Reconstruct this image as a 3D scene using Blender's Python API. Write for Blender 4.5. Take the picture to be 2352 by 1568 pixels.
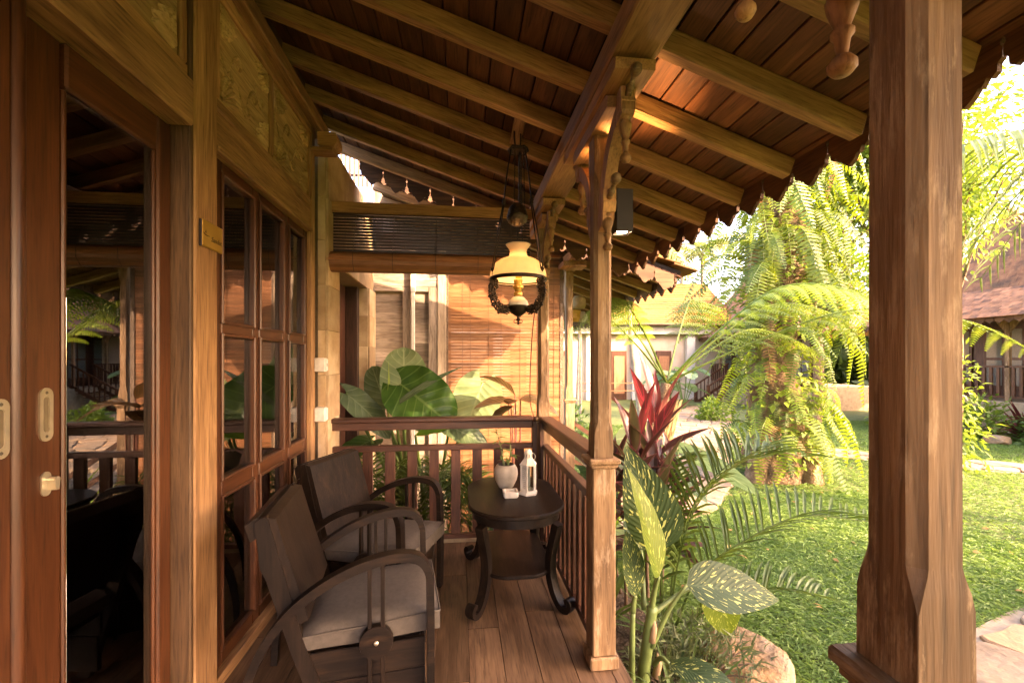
import bpy, math, random
import numpy as np
from mathutils import Vector, Matrix, Euler
random.seed(7); rng = np.random.default_rng(7)
PI = math.pi
sc = bpy.context.scene
COL = sc.collection
for _o in list(bpy.data.objects): bpy.data.objects.remove(_o)

# ------------------------------------------------------------------ camera
cam = bpy.data.cameras.new('camera'); camo = bpy.data.objects.new('camera', cam); COL.objects.link(camo)
YAW = math.atan(118/1020)
camo.location = (0, 0, 1.3); camo.rotation_euler = (PI/2, 0, -YAW)
cam.sensor_width = 36; cam.lens = 36*1020/2352; cam.shift_y = (827-784)/2352
cam.clip_start = .02; cam.clip_end = 500
sc.camera = camo
# ------------------------------------------------------------------ light
SUN_AZ = math.radians(125)      # compass style, measured from +Y towards +X: behind the camera, to the right
SUN_EL = math.radians(28)
w = bpy.data.worlds.new('World'); sc.world = w; w.use_nodes = True
nt = w.node_tree; bgn = nt.nodes['Background']
sky = nt.nodes.new('ShaderNodeTexSky'); sky.sky_type = 'NISHITA'; sky.sun_disc = False
sky.sun_elevation = SUN_EL; sky.sun_rotation = SUN_AZ
sky.air_density = 1.0; sky.dust_density = 4.0; sky.ozone_density = .6
nt.links.new(sky.outputs[0], bgn.inputs[0]); bgn.inputs[1].default_value = .15
sl = bpy.data.lights.new('sun', 'SUN'); so = bpy.data.objects.new('sun', sl); COL.objects.link(so)
sl.energy = 2.0; sl.angle = math.radians(.6); sl.color = (1, .80, .52)
_sd = Vector((math.sin(SUN_AZ)*math.cos(SUN_EL), math.cos(SUN_AZ)*math.cos(SUN_EL), math.sin(SUN_EL)))
so.rotation_euler = _sd.to_track_quat('Z', 'Y').to_euler(); so.location = _sd*40
vs = sc.view_settings
vs.view_transform = 'Standard'; vs.look = 'None'; vs.gamma = 1; vs.use_curve_mapping = False
vs.exposure = 3.75
try:
    vs.use_white_balance = True; vs.white_balance_temperature = 7800; vs.white_balance_tint = 34
except Exception: pass
cy = sc.cycles
cy.use_denoising = True; cy.max_bounces = 9; cy.diffuse_bounces = 5; cy.glossy_bounces = 4; cy.transmission_bounces = 5; cy.transparent_max_bounces = 12
cy.sample_clamp_indirect = 6; cy.caustics_reflective = False; cy.caustics_refractive = False

# ------------------------------------------------------------------ materials
MATS = {}
def _mat(name):
    m = bpy.data.materials.new(name); m.use_nodes = True
    t = m.node_tree; b = t.nodes['Principled BSDF']
    return m, t, b
def nd(t, typ, **k):
    n = t.nodes.new(typ)
    for a, v in k.items():
        if a.startswith('i_'):
            key = a[2:]; key = int(key) if key.isdigit() else key.replace('_', ' ')
            n.inputs[key].default_value = v
        else: setattr(n, a, v)
    return n
def ramp(t, stops):
    r = t.nodes.new('ShaderNodeValToRGB'); e = r.color_ramp.elements
    while len(e) < len(stops): e.new(.5)
    for x, (p, c) in zip(e, stops): x.position = p; x.color = (*c, 1)
    return r
def lk(t, a, b): t.links.new(a, b)
def mul(c, f): return tuple(min(1, x*f) for x in c)
def objco(t, scale, rnd=True):
    tc = nd(t, 'ShaderNodeTexCoord'); mp = nd(t, 'ShaderNodeMapping'); mp.inputs['Scale'].default_value = scale
    lk(t, tc.outputs['Object'], mp.inputs['Vector'])
    oi = nd(t, 'ShaderNodeObjectInfo')
    if rnd:
        cb = nd(t, 'ShaderNodeCombineXYZ'); m1 = nd(t, 'ShaderNodeMath', operation='MULTIPLY', i_1=37.)
        lk(t, oi.outputs['Random'], m1.inputs[0])
        for i in range(3): lk(t, m1.outputs[0], cb.inputs[i])
        lk(t, cb.outputs[0], mp.inputs['Location'])
    return mp.outputs[0], oi, tc
def tint(t, col, oi, lo, hi):
    mr = nd(t, 'ShaderNodeMapRange'); mr.inputs[3].default_value = lo; mr.inputs[4].default_value = hi
    lk(t, oi.outputs['Random'], mr.inputs[0])
    mx = nd(t, 'ShaderNodeMix', data_type='RGBA', blend_type='MULTIPLY'); mx.inputs[0].default_value = 1
    lk(t, col, mx.inputs[6]); lk(t, mr.outputs[0], mx.inputs[7]); return mx.outputs[2]
def wood(name, dark, light, axis='Z', rough=.55, grain=1., var=.18, stain=.35, bump=.25, spec=.4, coat=0., worn=None, knots=False):
    key = name+axis
    if key in MATS: return MATS[key]
    m, t, b = _mat(key)
    i = 'XYZ'.index(axis)
    s1 = [9*grain]*3; s1[i] = .9*grain
    v, oi, tc = objco(t, tuple(s1))
    n1 = nd(t, 'ShaderNodeTexNoise', i_Scale=2.2, i_Detail=7., i_Roughness=.62, i_Distortion=.9); lk(t, v, n1.inputs['Vector'])
    s2 = [110*grain]*3; s2[i] = 7*grain
    v2, _, _ = objco(t, tuple(s2))
    n2 = nd(t, 'ShaderNodeTexNoise', i_Scale=1.3, i_Detail=3.); lk(t, v2, n2.inputs['Vector'])
    mid = tuple((a*.55+c*.45) for a, c in zip(dark, light))
    r = ramp(t, [(.28, dark), (.5, mid), (.72, light)]); lk(t, n1.outputs[0], r.inputs[0])
    r2 = ramp(t, [(.30, (.42, .40, .38)), (.43, (.86, .85, .84)), (.62, (1.08, 1.08, 1.08))]); lk(t, n2.outputs[0], r2.inputs[0])
    mx = nd(t, 'ShaderNodeMix', data_type='RGBA', blend_type='MULTIPLY'); mx.inputs[0].default_value = .8
    lk(t, r.outputs[0], mx.inputs[6]); lk(t, r2.outputs[0], mx.inputs[7])
    s3 = [2.1]*3; s3[i] = .8
    v3, _, _ = objco(t, tuple(s3))
    n3 = nd(t, 'ShaderNodeTexNoise', i_Scale=1.7, i_Detail=5.); lk(t, v3, n3.inputs['Vector'])
    r3 = ramp(t, [(.35, (1-stain, 1-stain*1.05, 1-stain*1.1)), (.6, (1.05, 1.05, 1.05))]); lk(t, n3.outputs[0], r3.inputs[0])
    mx2 = nd(t, 'ShaderNodeMix', data_type='RGBA', blend_type='MULTIPLY'); mx2.inputs[0].default_value = 1
    lk(t, mx.outputs[2], mx2.inputs[6]); lk(t, r3.outputs[0], mx2.inputs[7])
    col = mx2.outputs[2]
    if knots:
        s5 = [7.]*3; s5[i] = 1.6
        v5, _, _ = objco(t, tuple(s5)); nv5 = nd(t, 'ShaderNodeTexVoronoi', i_Scale=.55); lk(t, v5, nv5.inputs['Vector'])
        r5 = ramp(t, [(.03, (.22, .17, .13)), (.075, (.55, .5, .45)), (.10, (1, 1, 1))]); lk(t, nv5.outputs['Distance'], r5.inputs[0])
        mk = nd(t, 'ShaderNodeMix', data_type='RGBA', blend_type='MULTIPLY'); mk.inputs[0].default_value = 1
        lk(t, col, mk.inputs[6]); lk(t, r5.outputs[0], mk.inputs[7]); col = mk.outputs[2]
    if worn:
        n4 = nd(t, 'ShaderNodeTexNoise', i_Scale=5., i_Detail=8., i_Roughness=.7)
        s4 = [6]*3; s4[i] = 1.2
        v4, _, _ = objco(t, tuple(s4)); lk(t, v4, n4.inputs['Vector'])
        r4 = ramp(t, [(.52, (0, 0, 0)), (.66, (1, 1, 1))]); lk(t, n4.outputs[0], r4.inputs[0])
        mx3 = nd(t, 'ShaderNodeMix', data_type='RGBA'); mx3.inputs[7].default_value = (*worn, 1)
        ml = nd(t, 'ShaderNodeMath', operation='MULTIPLY', i_1=.6); lk(t, r4.outputs[0], ml.inputs[0]); lk(t, ml.outputs[0], mx3.inputs[0])
        lk(t, col, mx3.inputs[6]); col = mx3.outputs[2]
    lk(t, tint(t, col, oi, 1-var, 1+var), b.inputs['Base Color'])
    rr = nd(t, 'ShaderNodeMapRange'); rr.inputs[3].default_value = rough-.10; rr.inputs[4].default_value = rough+.15
    lk(t, n3.outputs[0], rr.inputs[0]); lk(t, rr.outputs[0], b.inputs['Roughness'])
    b.inputs['Specular IOR Level'].default_value = spec; b.inputs['Coat Weight'].default_value = coat; b.inputs['Coat Roughness'].default_value = .25
    ad = nd(t, 'ShaderNodeMath', operation='ADD'); lk(t, n1.outputs[0], ad.inputs[0]); lk(t, n2.outputs[0], ad.inputs[1])
    bp = nd(t, 'ShaderNodeBump', i_Strength=bump, i_Distance=.004); lk(t, ad.outputs[0], bp.inputs['Height']); lk(t, bp.outputs[0], b.inputs['Normal'])
    MATS[key] = m; return m
def rough_mat(name, c1, c2, scale=8., rough=.8, var=.12, bump=.3, dist=.01, metal=0., spots=None, spec=.4, coord='Object', detail=8., rnd=True):
    if name in MATS: return MATS[name]
    m, t, b = _mat(name)
    v, oi, tc = objco(t, (1, 1, 1), rnd)
    n1 = nd(t, 'ShaderNodeTexNoise', i_Scale=scale, i_Detail=detail, i_Roughness=.6, i_Distortion=.3); lk(t, v, n1.inputs['Vector'])
    r = ramp(t, [(.3, c1), (.7, c2)]); lk(t, n1.outputs[0], r.inputs[0]); col = r.outputs[0]
    if spots:
        n2 = nd(t, 'ShaderNodeTexNoise', i_Scale=scale*.28, i_Detail=9., i_Roughness=.65); lk(t, v, n2.inputs['Vector'])
        r2 = ramp(t, [(.48, (0, 0, 0)), (.64, (1, 1, 1))]); lk(t, n2.outputs[0], r2.inputs[0])
        mx = nd(t, 'ShaderNodeMix', data_type='RGBA'); mx.inputs[7].default_value = (*spots, 1)
        lk(t, r2.outputs[0], mx.inputs[0]); lk(t, col, mx.inputs[6]); col = mx.outputs[2]
    lk(t, tint(t, col, oi, 1-var, 1+var), b.inputs['Base Color'])
    b.inputs['Roughness'].default_value = rough; b.inputs['Metallic'].default_value = metal; b.inputs['Specular IOR Level'].default_value = spec
    n3 = nd(t, 'ShaderNodeTexNoise', i_Scale=scale*3.5, i_Detail=6.); lk(t, v, n3.inputs['Vector'])
    ad = nd(t, 'ShaderNodeMath', operation='ADD'); lk(t, n1.outputs[0], ad.inputs[0]); lk(t, n3.outputs[0], ad.inputs[1])
    bp = nd(t, 'ShaderNodeBump', i_Strength=bump, i_Distance=dist); lk(t, ad.outputs[0], bp.inputs['Height']); lk(t, bp.outputs[0], b.inputs['Normal'])
    MATS[name] = m; return m
def leafmat(name, c1, c2, vein=None, rough=.45, trans=.4, spots=None, edge=None, veins=9., tc=None, var=.22, under=None, spec=.4):
    """UV: u along the leaf, v across with the midrib at .5"""
    if name in MATS: return MATS[name]
    m, t, b = _mat(name)
    oi = nd(t, 'ShaderNodeObjectInfo'); uv = nd(t, 'ShaderNodeUVMap'); sp = nd(t, 'ShaderNodeSeparateXYZ'); lk(t, uv.outputs[0], sp.inputs[0])
    n1 = nd(t, 'ShaderNodeTexNoise', i_Scale=7., i_Detail=5.); tco = nd(t, 'ShaderNodeTexCoord'); lk(t, tco.outputs['Object'], n1.inputs['Vector'])
    r = ramp(t, [(.32, c1), (.68, c2)]); lk(t, n1.outputs[0], r.inputs[0]); col = r.outputs[0]
    av = nd(t, 'ShaderNodeMath', operation='SUBTRACT', i_1=.5); lk(t, sp.outputs[1], av.inputs[0])
    ab = nd(t, 'ShaderNodeMath', operation='ABSOLUTE'); lk(t, av.outputs[0], ab.inputs[0])
    # side veins slanting forward from the midrib
    ma = nd(t, 'ShaderNodeMath', operation='MULTIPLY_ADD', i_1=-.62); lk(t, ab.outputs[0], ma.inputs[0]); lk(t, sp.outputs[0], ma.inputs[2])
    sn = nd(t, 'ShaderNodeMath', operation='MULTIPLY', i_1=veins*2*PI); lk(t, ma.outputs[0], sn.inputs[0])
    si = nd(t, 'ShaderNodeMath', operation='SINE'); lk(t, sn.outputs[0], si.inputs[0])
    if vein:
        rv = ramp(t, [(.86, (0, 0, 0)), (.98, (.7, .7, .7))]); lk(t, si.outputs[0], rv.inputs[0])
        rm = ramp(t, [(.012, (1, 1, 1)), (.03, (0, 0, 0))]); lk(t, ab.outputs[0], rm.inputs[0])
        mxx = nd(t, 'ShaderNodeMath', operation='MAXIMUM'); lk(t, rv.outputs[0], mxx.inputs[0]); lk(t, rm.outputs[0], mxx.inputs[1])
        mx = nd(t, 'ShaderNodeMix', data_type='RGBA'); mx.inputs[7].default_value = (*vein, 1)
        lk(t, mxx.outputs[0], mx.inputs[0]); lk(t, col, mx.inputs[6]); col = mx.outputs[2]
    if spots:
        cb = nd(t, 'ShaderNodeCombineXYZ'); m1 = nd(t, 'ShaderNodeMath', operation='MULTIPLY', i_1=15.); lk(t, ma.outputs[0], m1.inputs[0])
        m2 = nd(t, 'ShaderNodeMath', operation='MULTIPLY', i_1=6.5); lk(t, sp.outputs[1], m2.inputs[0])
        lk(t, m1.outputs[0], cb.inputs[0]); lk(t, m2.outputs[0], cb.inputs[1]); lk(t, oi.outputs['Random'], cb.inputs[2])
        ns = nd(t, 'ShaderNodeTexNoise', i_Scale=1.6, i_Detail=2.5, i_Distortion=.6); lk(t, cb.outputs[0], ns.inputs['Vector'])
        rs = ramp(t, [(.60, (0, 0, 0)), (.63, (1, 1, 1))]); lk(t, ns.outputs[0], rs.inputs[0])
        mx = nd(t, 'ShaderNodeMix', data_type='RGBA'); mx.inputs[7].default_value = (*spots, 1)
        lk(t, rs.outputs[0], mx.inputs[0]); lk(t, col, mx.inputs[6]); col = mx.outputs[2]
    if edge:
        re = ramp(t, [(.30, (0, 0, 0)), (.47, (1, 1, 1))]); lk(t, ab.outputs[0], re.inputs[0])
        mx = nd(t, 'ShaderNodeMix', data_type='RGBA'); mx.inputs[7].default_value = (*edge, 1)
        lk(t, re.outputs[0], mx.inputs[0]); lk(t, col, mx.inputs[6]); col = mx.outputs[2]
    col = tint(t, col, oi, 1-var, 1+var)
    lk(t, col, b.inputs['Base Color']); b.inputs['Roughness'].default_value = rough; b.inputs['Specular IOR Level'].default_value = spec
    bp = nd(t, 'ShaderNodeBump', i_Strength=.25, i_Distance=.004); lk(t, si.outputs[0], bp.inputs['Height']); lk(t, bp.outputs[0], b.inputs['Normal'])
    tr = nd(t, 'ShaderNodeBsdfTranslucent'); hs = nd(t, 'ShaderNodeHueSaturation', i_Hue=.49, i_Saturation=1.1, i_Value=1.5); lk(t, col, hs.inputs['Color']); lk(t, hs.outputs[0], tr.inputs[0])
    ms = nd(t, 'ShaderNodeMixShader', i_0=trans); lk(t, b.outputs[0], ms.inputs[1]); lk(t, tr.outputs[0], ms.inputs[2])
    lk(t, ms.outputs[0], t.nodes['Material Output'].inputs[0])
    MATS[name] = m; return m
def plain(name, c, rough=.5, metal=0., emis=None, es=0., trans=0., spec=.5):
    if name in MATS: return MATS[name]
    m, t, b = _mat(name); b.inputs['Base Color'].default_value = (*c, 1); b.inputs['Roughness'].default_value = rough
    b.inputs['Metallic'].default_value = metal; b.inputs['Specular IOR Level'].default_value = spec
    n1 = nd(t, 'ShaderNodeTexNoise', i_Scale=25., i_Detail=5.); tc = nd(t, 'ShaderNodeTexCoord'); lk(t, tc.outputs['Object'], n1.inputs['Vector'])
    r = ramp(t, [(.3, mul(c, .82)), (.7, mul(c, 1.1))]); lk(t, n1.outputs[0], r.inputs[0]); lk(t, r.outputs[0], b.inputs['Base Color'])
    if emis: b.inputs['Emission Color'].default_value = (*emis, 1); b.inputs['Emission Strength'].default_value = es
    if trans:
        tr = nd(t, 'ShaderNodeBsdfTranslucent'); tr.inputs[0].default_value = (*c, 1)
        ms = nd(t, 'ShaderNodeMixShader', i_0=trans); lk(t, b.outputs[0], ms.inputs[1]); lk(t, tr.outputs[0], ms.inputs[2]); lk(t, ms.outputs[0], t.nodes['Material Output'].inputs[0])
    MATS[name] = m; return m
def glassmat(name, tintc=(.9, .95, .92), ior=2.9, dirt=.0):
    if name in MATS: return MATS[name]
    m, t, b = _mat(name); t.nodes.remove(b)
    tr = nd(t, 'ShaderNodeBsdfTransparent'); tr.inputs[0].default_value = (*tintc, 1)
    gl = nd(t, 'ShaderNodeBsdfGlossy'); gl.inputs['Roughness'].default_value = dirt
    fr = nd(t, 'ShaderNodeFresnel', i_IOR=ior); ms = nd(t, 'ShaderNodeMixShader')
    lk(t, fr.outputs[0], ms.inputs[0]); lk(t, tr.outputs[0], ms.inputs[1]); lk(t, gl.outputs[0], ms.inputs[2]); lk(t, ms.outputs[0], t.nodes['Material Output'].inputs[0])
    MATS[name] = m; return m

# base colours
TEAK = ((.24, .118, .048), (.53, .30, .135)); TEAKD = ((.07, .035, .015), (.20, .11, .05))
def M_teak(a='Z'): return wood('teak', *TEAK, axis=a, rough=.6, stain=.32, knots=True, bump=.35)
def M_post(a='Z'): return wood('post_teak', (.13, .07, .03), (.40, .25, .125), axis=a, rough=.65, stain=.45, worn=(.46, .34, .22), bump=.45, knots=True)
def M_oldpost(a='Z'): return wood('old_post', (.10, .052, .024), (.33, .20, .10), axis=a, rough=.65, stain=.55, bump=.6, grain=.7, worn=(.42, .30, .18), knots=True)
def M_door(a='Z'): return wood('door_wood', (.052, .016, .0055), (.115, .040, .014), axis=a, rough=.36, stain=.22, bump=.1, coat=.15, var=.08)
def M_rail(a='Z'): return wood('rail_wood', (.052, .02, .011), (.135, .055, .03), axis=a, rough=.42, stain=.3, bump=.18, coat=.15)
def M_ceil(a='Y'): return wood('ceiling_wood', (.085, .034, .016), (.225, .095, .041), axis=a, rough=.6, stain=.42, bump=.25, var=.32)
def M_floor(a='Y'): return wood('floor_wood', (.09, .050, .028), (.24, .145, .082), axis=a, rough=.36, stain=.35, bump=.12, var=.22)
def M_black(a='Z'): return wood('black_wood', (.0055, .0036, .0026), (.022, .0135, .009), axis=a, rough=.42, stain=.3, bump=.12, var=.1, spec=.2, worn=(.036, .019, .010))
def M_grey(a='X'): return wood('grey_wood', (.20, .155, .115), (.50, .41, .32), axis=a, rough=.85, stain=.45, bump=.6, grain=1.4, var=.16)
def M_slat(a='X'): return wood('slat_wood', (.22, .088, .034), (.38, .175, .08), axis=a, rough=.45, stain=.15, bump=.1, var=.3)
def M_fascia(a='Y'): return wood('fascia_wood', (.075, .033, .013), (.20, .095, .04), axis=a, rough=.75, stain=.5, bump=.4, var=.25)
def M_stone(): return rough_mat('sandstone', (.34, .22, .115), (.52, .37, .21), scale=7., rough=.85, var=.2, bump=.2, spots=(.60, .46, .29))
def M_iron(): return rough_mat('cast_iron', (.018, .013, .009), (.06, .042, .026), scale=40, rough=.42, metal=.75, bump=.4, dist=.002)
def M_brass(): return rough_mat('brass', (.45, .27, .06), (.72, .47, .13), scale=30, rough=.32, metal=.9, bump=.1, dist=.001)
def M_tile(): return rough_mat('roof_tile', (.20, .085, .042), (.40, .19, .095), scale=6., rough=.85, var=.34, bump=.5, spots=(.10, .06, .04))
def M_tiley(): return rough_mat('pale_roof_tile', (.19, .082, .018), (.28, .135, .032), scale=5., rough=.8, var=.30, bump=.3)
def M_white(): return plain('white_paint', (.74, .70, .62), rough=.45)
def M_flag(): return rough_mat('flagstone', (.17, .12, .072), (.30, .225, .145), scale=4., rough=.9, var=.18, bump=.7, dist=.02, spots=(.33, .2, .1))
def M_bark(): return rough_mat('bark', (.09, .055, .03), (.30, .19, .10), scale=9., rough=.95, bump=1., dist=.04, var=.1)
def M_pale_bark(): return rough_mat('pale_bark', (.17, .14, .10), (.32, .27, .20), scale=12, rough=.9, bump=.5, var=.1, spots=(.16, .13, .10))
def M_stem(): return plain('green_stem', (.10, .17, .035), rough=.5)
def M_glass(): return glassmat('window_glass')
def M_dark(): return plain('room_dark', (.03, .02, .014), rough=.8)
# ------------------------------------------------------------------ geometry helpers
WP = {}           # object name -> position in its building frame
class MB:
    def __init__(s): s.v = []; s.f = []; s.uv = []; s.hasuv = False
    def add(s, vs, fs, uvs=None):
        n = len(s.v); s.v += [tuple(p) for p in vs]; s.f += [tuple(i+n for i in f) for f in fs]
        if uvs is not None: s.hasuv = True; s.uv += [tuple(x) for x in uvs]
        else: s.uv += [(0, .5)]*len(vs)
        return s
    def box(s, lo, hi, c=.004, M=None):
        lo = [min(a, b) for a, b in zip(lo, hi)], [max(a, b) for a, b in zip(lo, hi)]
        lo, hi = lo
        c = min(c, .3*min(h-l for l, h in zip(lo, hi)))
        vs = []
        idx = {}
        for sx in (0, 1):
            for sy in (0, 1):
                for sz in (0, 1):
                    p = [(lo, hi)[q][i] for i, q in enumerate((sx, sy, sz))]
                    for ax in range(3):
                        q = list(p)
                        for j in range(3):
                            if j != ax: q[j] += c*(1 if (sx, sy, sz)[j] == 0 else -1)
                        idx[(sx, sy, sz, ax)] = len(vs); vs.append(q)
        fs = []
        g = lambda a, b, d, ax: idx[(a, b, d, ax)]
        fs += [(g(0,0,0,0), g(0,0,1,0), g(0,1,1,0), g(0,1,0,0)), (g(1,0,0,0), g(1,1,0,0), g(1,1,1,0), g(1,0,1,0))]
        fs += [(g(0,0,0,1), g(1,0,0,1), g(1,0,1,1), g(0,0,1,1)), (g(0,1,0,1), g(0,1,1,1), g(1,1,1,1), g(1,1,0,1))]
        fs += [(g(0,0,0,2), g(0,1,0,2), g(1,1,0,2), g(1,0,0,2)), (g(0,0,1,2), g(1,0,1,2), g(1,1,1,2), g(0,1,1,2))]
        for a in (0, 1):
            for b in (0, 1):
                fs.append((g(0,a,b,1), g(1,a,b,1), g(1,a,b,2), g(0,a,b,2)) if a == b else (g(0,a,b,2), g(1,a,b,2), g(1,a,b,1), g(0,a,b,1)))
                fs.append((g(a,0,b,2), g(a,1,b,2), g(a,1,b,0), g(a,0,b,0)) if a == b else (g(a,0,b,0), g(a,1,b,0), g(a,1,b,2), g(a,0,b,2)))
                fs.append((g(a,b,0,0), g(a,b,1,0), g(a,b,1,1), g(a,b,0,1)) if a == b else (g(a,b,0,1), g(a,b,1,1), g(a,b,1,0), g(a,b,0,0)))
        for a in (0, 1):
            for b in (0, 1):
                for d in (0, 1):
                    tri = (g(a,b,d,0), g(a,b,d,1), g(a,b,d,2)); fs.append(tri if (a+b+d) % 2 == 1 else tri[::-1])
        if M is not None: vs = [M @ Vector(p) for p in vs]
        return s.add(vs, fs)
    def prism(s, poly, d0, d1, axis='Y', M=None):
        """poly: 2D points; extruded along axis. axis Y: (x,z); X: (y,z); Z: (x,y)"""
        n = len(poly)
        def P(p, d): return {'Y': (p[0], d, p[1]), 'X': (d, p[0], p[1]), 'Z': (p[0], p[1], d)}[axis]
        vs = [P(p, d0) for p in poly]+[P(p, d1) for p in poly]
        fs = [tuple(range(n)), tuple(range(2*n-1, n-1, -1))]+[(i, i+n, (i+1) % n+n, (i+1) % n) for i in range(n)]
        if M is not None: vs = [M @ Vector(p) for p in vs]
        return s.add(vs, fs)
    def tube(s, pts, r, n=8, cap=True, uv=False):
        pts = [Vector(p) for p in pts]; m = len(pts); rs = r if hasattr(r, '__len__') else [r]*m
        vs = []; fs = []; nrm = None
        for i, p in enumerate(pts):
            t = (pts[min(i+1, m-1)]-pts[max(i-1, 0)])
            if t.length < 1e-9: t = Vector((0, 0, 1))
            t.normalize()
            if nrm is None:
                a = Vector((0, 0, 1)) if abs(t.z) < .9 else Vector((1, 0, 0)); nrm = (a-t*a.dot(t)).normalized()
            else:
                nrm = nrm-t*nrm.dot(t)
                nrm = nrm.normalized() if nrm.length > 1e-6 else t.orthogonal().normalized()
            b = t.cross(nrm)
            for k in range(n):
                a = 2*PI*k/n; vs.append(p+(nrm*math.cos(a)+b*math.sin(a))*rs[i])
        for i in range(m-1):
            for k in range(n): fs.append((i*n+k, i*n+(k+1) % n, (i+1)*n+(k+1) % n, (i+1)*n+k))
        if cap: fs += [tuple(range(n-1, -1, -1)), tuple((m-1)*n+k for k in range(n))]
        return s.add(vs, fs)
    def lathe(s, prof, n=16, M=None, cap=True):
        """prof: (r,z) from one end to the other"""
        vs = []; fs = []; m = len(prof)
        for r, z in prof:
            for k in range(n): a = 2*PI*k/n; vs.append((r*math.cos(a), r*math.sin(a), z))
        for i in range(m-1):
            for k in range(n): fs.append((i*n+k, i*n+(k+1) % n, (i+1)*n+(k+1) % n, (i+1)*n+k))
        if cap: fs += [tuple(range(n-1, -1, -1)), tuple((m-1)*n+k for k in range(n))]
        if M is not None: vs = [M @ Vector(p) for p in vs]
        return s.add(vs, fs)
    def strip(s, pts, wid, thick, up):
        """a bent flat board along pts: width along `up`-normal direction `side`"""
        pts = [Vector(p) for p in pts]; m = len(pts); side = Vector(up); vs = []; fs = []
        for i, p in enumerate(pts):
            t = (pts[min(i+1, m-1)]-pts[max(i-1, 0)]).normalized(); nn = t.cross(side).normalized()
            for a, b in ((-1, -1), (1, -1), (1, 1), (-1, 1)): vs.append(p+side*(a*wid/2)+nn*(b*thick/2))
        for i in range(m-1):
            for k in range(4): fs.append((i*4+k, i*4+(k+1) % 4, (i+1)*4+(k+1) % 4, (i+1)*4+k))
        fs += [(3, 2, 1, 0), tuple((m-1)*4+k for k in range(4))]
        return s.add(vs, fs)
    def mesh(s, name, off=None, smooth=False):
        me = bpy.data.meshes.new(name)
        vs = s.v if off is None else [(p[0]-off[0], p[1]-off[1], p[2]-off[2]) for p in s.v]
        me.from_pydata(vs, [], s.f)
        if s.hasuv:
            ul = me.uv_layers.new(name='UVMap'); li = np.empty(len(me.loops), np.int32); me.loops.foreach_get('vertex_index', li)
            ul.data.foreach_set('uv', np.array(s.uv, np.float32)[li].ravel())
        if smooth: me.polygons.foreach_set('use_smooth', [True]*len(me.polygons))
        me.update(); return me
def link(name, me, mat=None, parent=None, loc=(0, 0, 0), rot=None):
    o = bpy.data.objects.new(name, me); COL.objects.link(o)
    if mat is not None and me is not None and len(me.materials) == 0: me.materials.append(mat)
    o.location = loc
    if rot is not None: o.rotation_euler = rot
    if parent is not None: o.parent = parent
    return o
def tag(o, label=None, cat=None, group=None, kind=None):
    if label: o['label'] = label
    if cat: o['category'] = cat
    if group: o['group'] = group
    if kind: o['kind'] = kind
    return o
def thing(name, label, cat, base=(0, 0, 0), group=None, local=False):
    o = bpy.data.objects.new(name, None); COL.objects.link(o); o.empty_display_size = .1
    o.location = base; tag(o, label, cat, group); WP[o.name] = Vector((0, 0, 0)) if local else Vector(base); return o
def part(name, mb, mat, parent, smooth=False, sharp=None):
    """mesh given in the building frame of its thing; origin put at its middle"""
    a = np.array(mb.v); c = Vector((a.min(0)+a.max(0))/2)
    me = mb.mesh(name, c, smooth); 
    if smooth and sharp: me.set_sharp_from_angle(angle=math.radians(sharp))
    pw = WP[parent.name] if parent is not None else Vector((0, 0, 0))
    o = link(name, me, mat, parent, c-pw); WP[o.name] = c; return o
def B(lo, hi, c=.004): return MB().box(lo, hi, c)
def solo(name, mb, mat, label=None, cat=None, group=None, kind=None, smooth=False, sharp=None):
    return tag(part(name, mb, mat, None, smooth, sharp), label, cat, group, kind)
def copy_tree(o, parent=None):
    c = o.copy(); COL.objects.link(c); c.parent = parent; WP[c.name] = WP.get(o.name, Vector())
    for ch in o.children: copy_tree(ch, c)
    return c
def arc(c, r, a0, a1, n, plane='XZ', y=0):
    out = []
    for i in range(n+1):
        a = math.radians(a0+(a1-a0)*i/n); p = (c[0]+r*math.cos(a), c[1]+r*math.sin(a))
        out.append({'XZ': (p[0], y, p[1]), 'YZ': (y, p[0], p[1]), 'XY': (p[0], p[1], y)}[plane])
    return out
def spline(pts, n):
    """Catmull-Rom through pts"""
    P = [Vector(p) for p in pts]; P = [P[0]*2-P[1]]+P+[P[-1]*2-P[-2]]; out = []
    m = len(P)-3
    for i in range(m):
        for k in range(n):
            t = k/n; a, b, c, d = P[i:i+4]
            out.append(.5*((2*b)+(c-a)*t+(2*a-5*b+4*c-d)*t*t+(3*b-a-3*c+d)*t**3))
    out.append(P[-2]); return out
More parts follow.
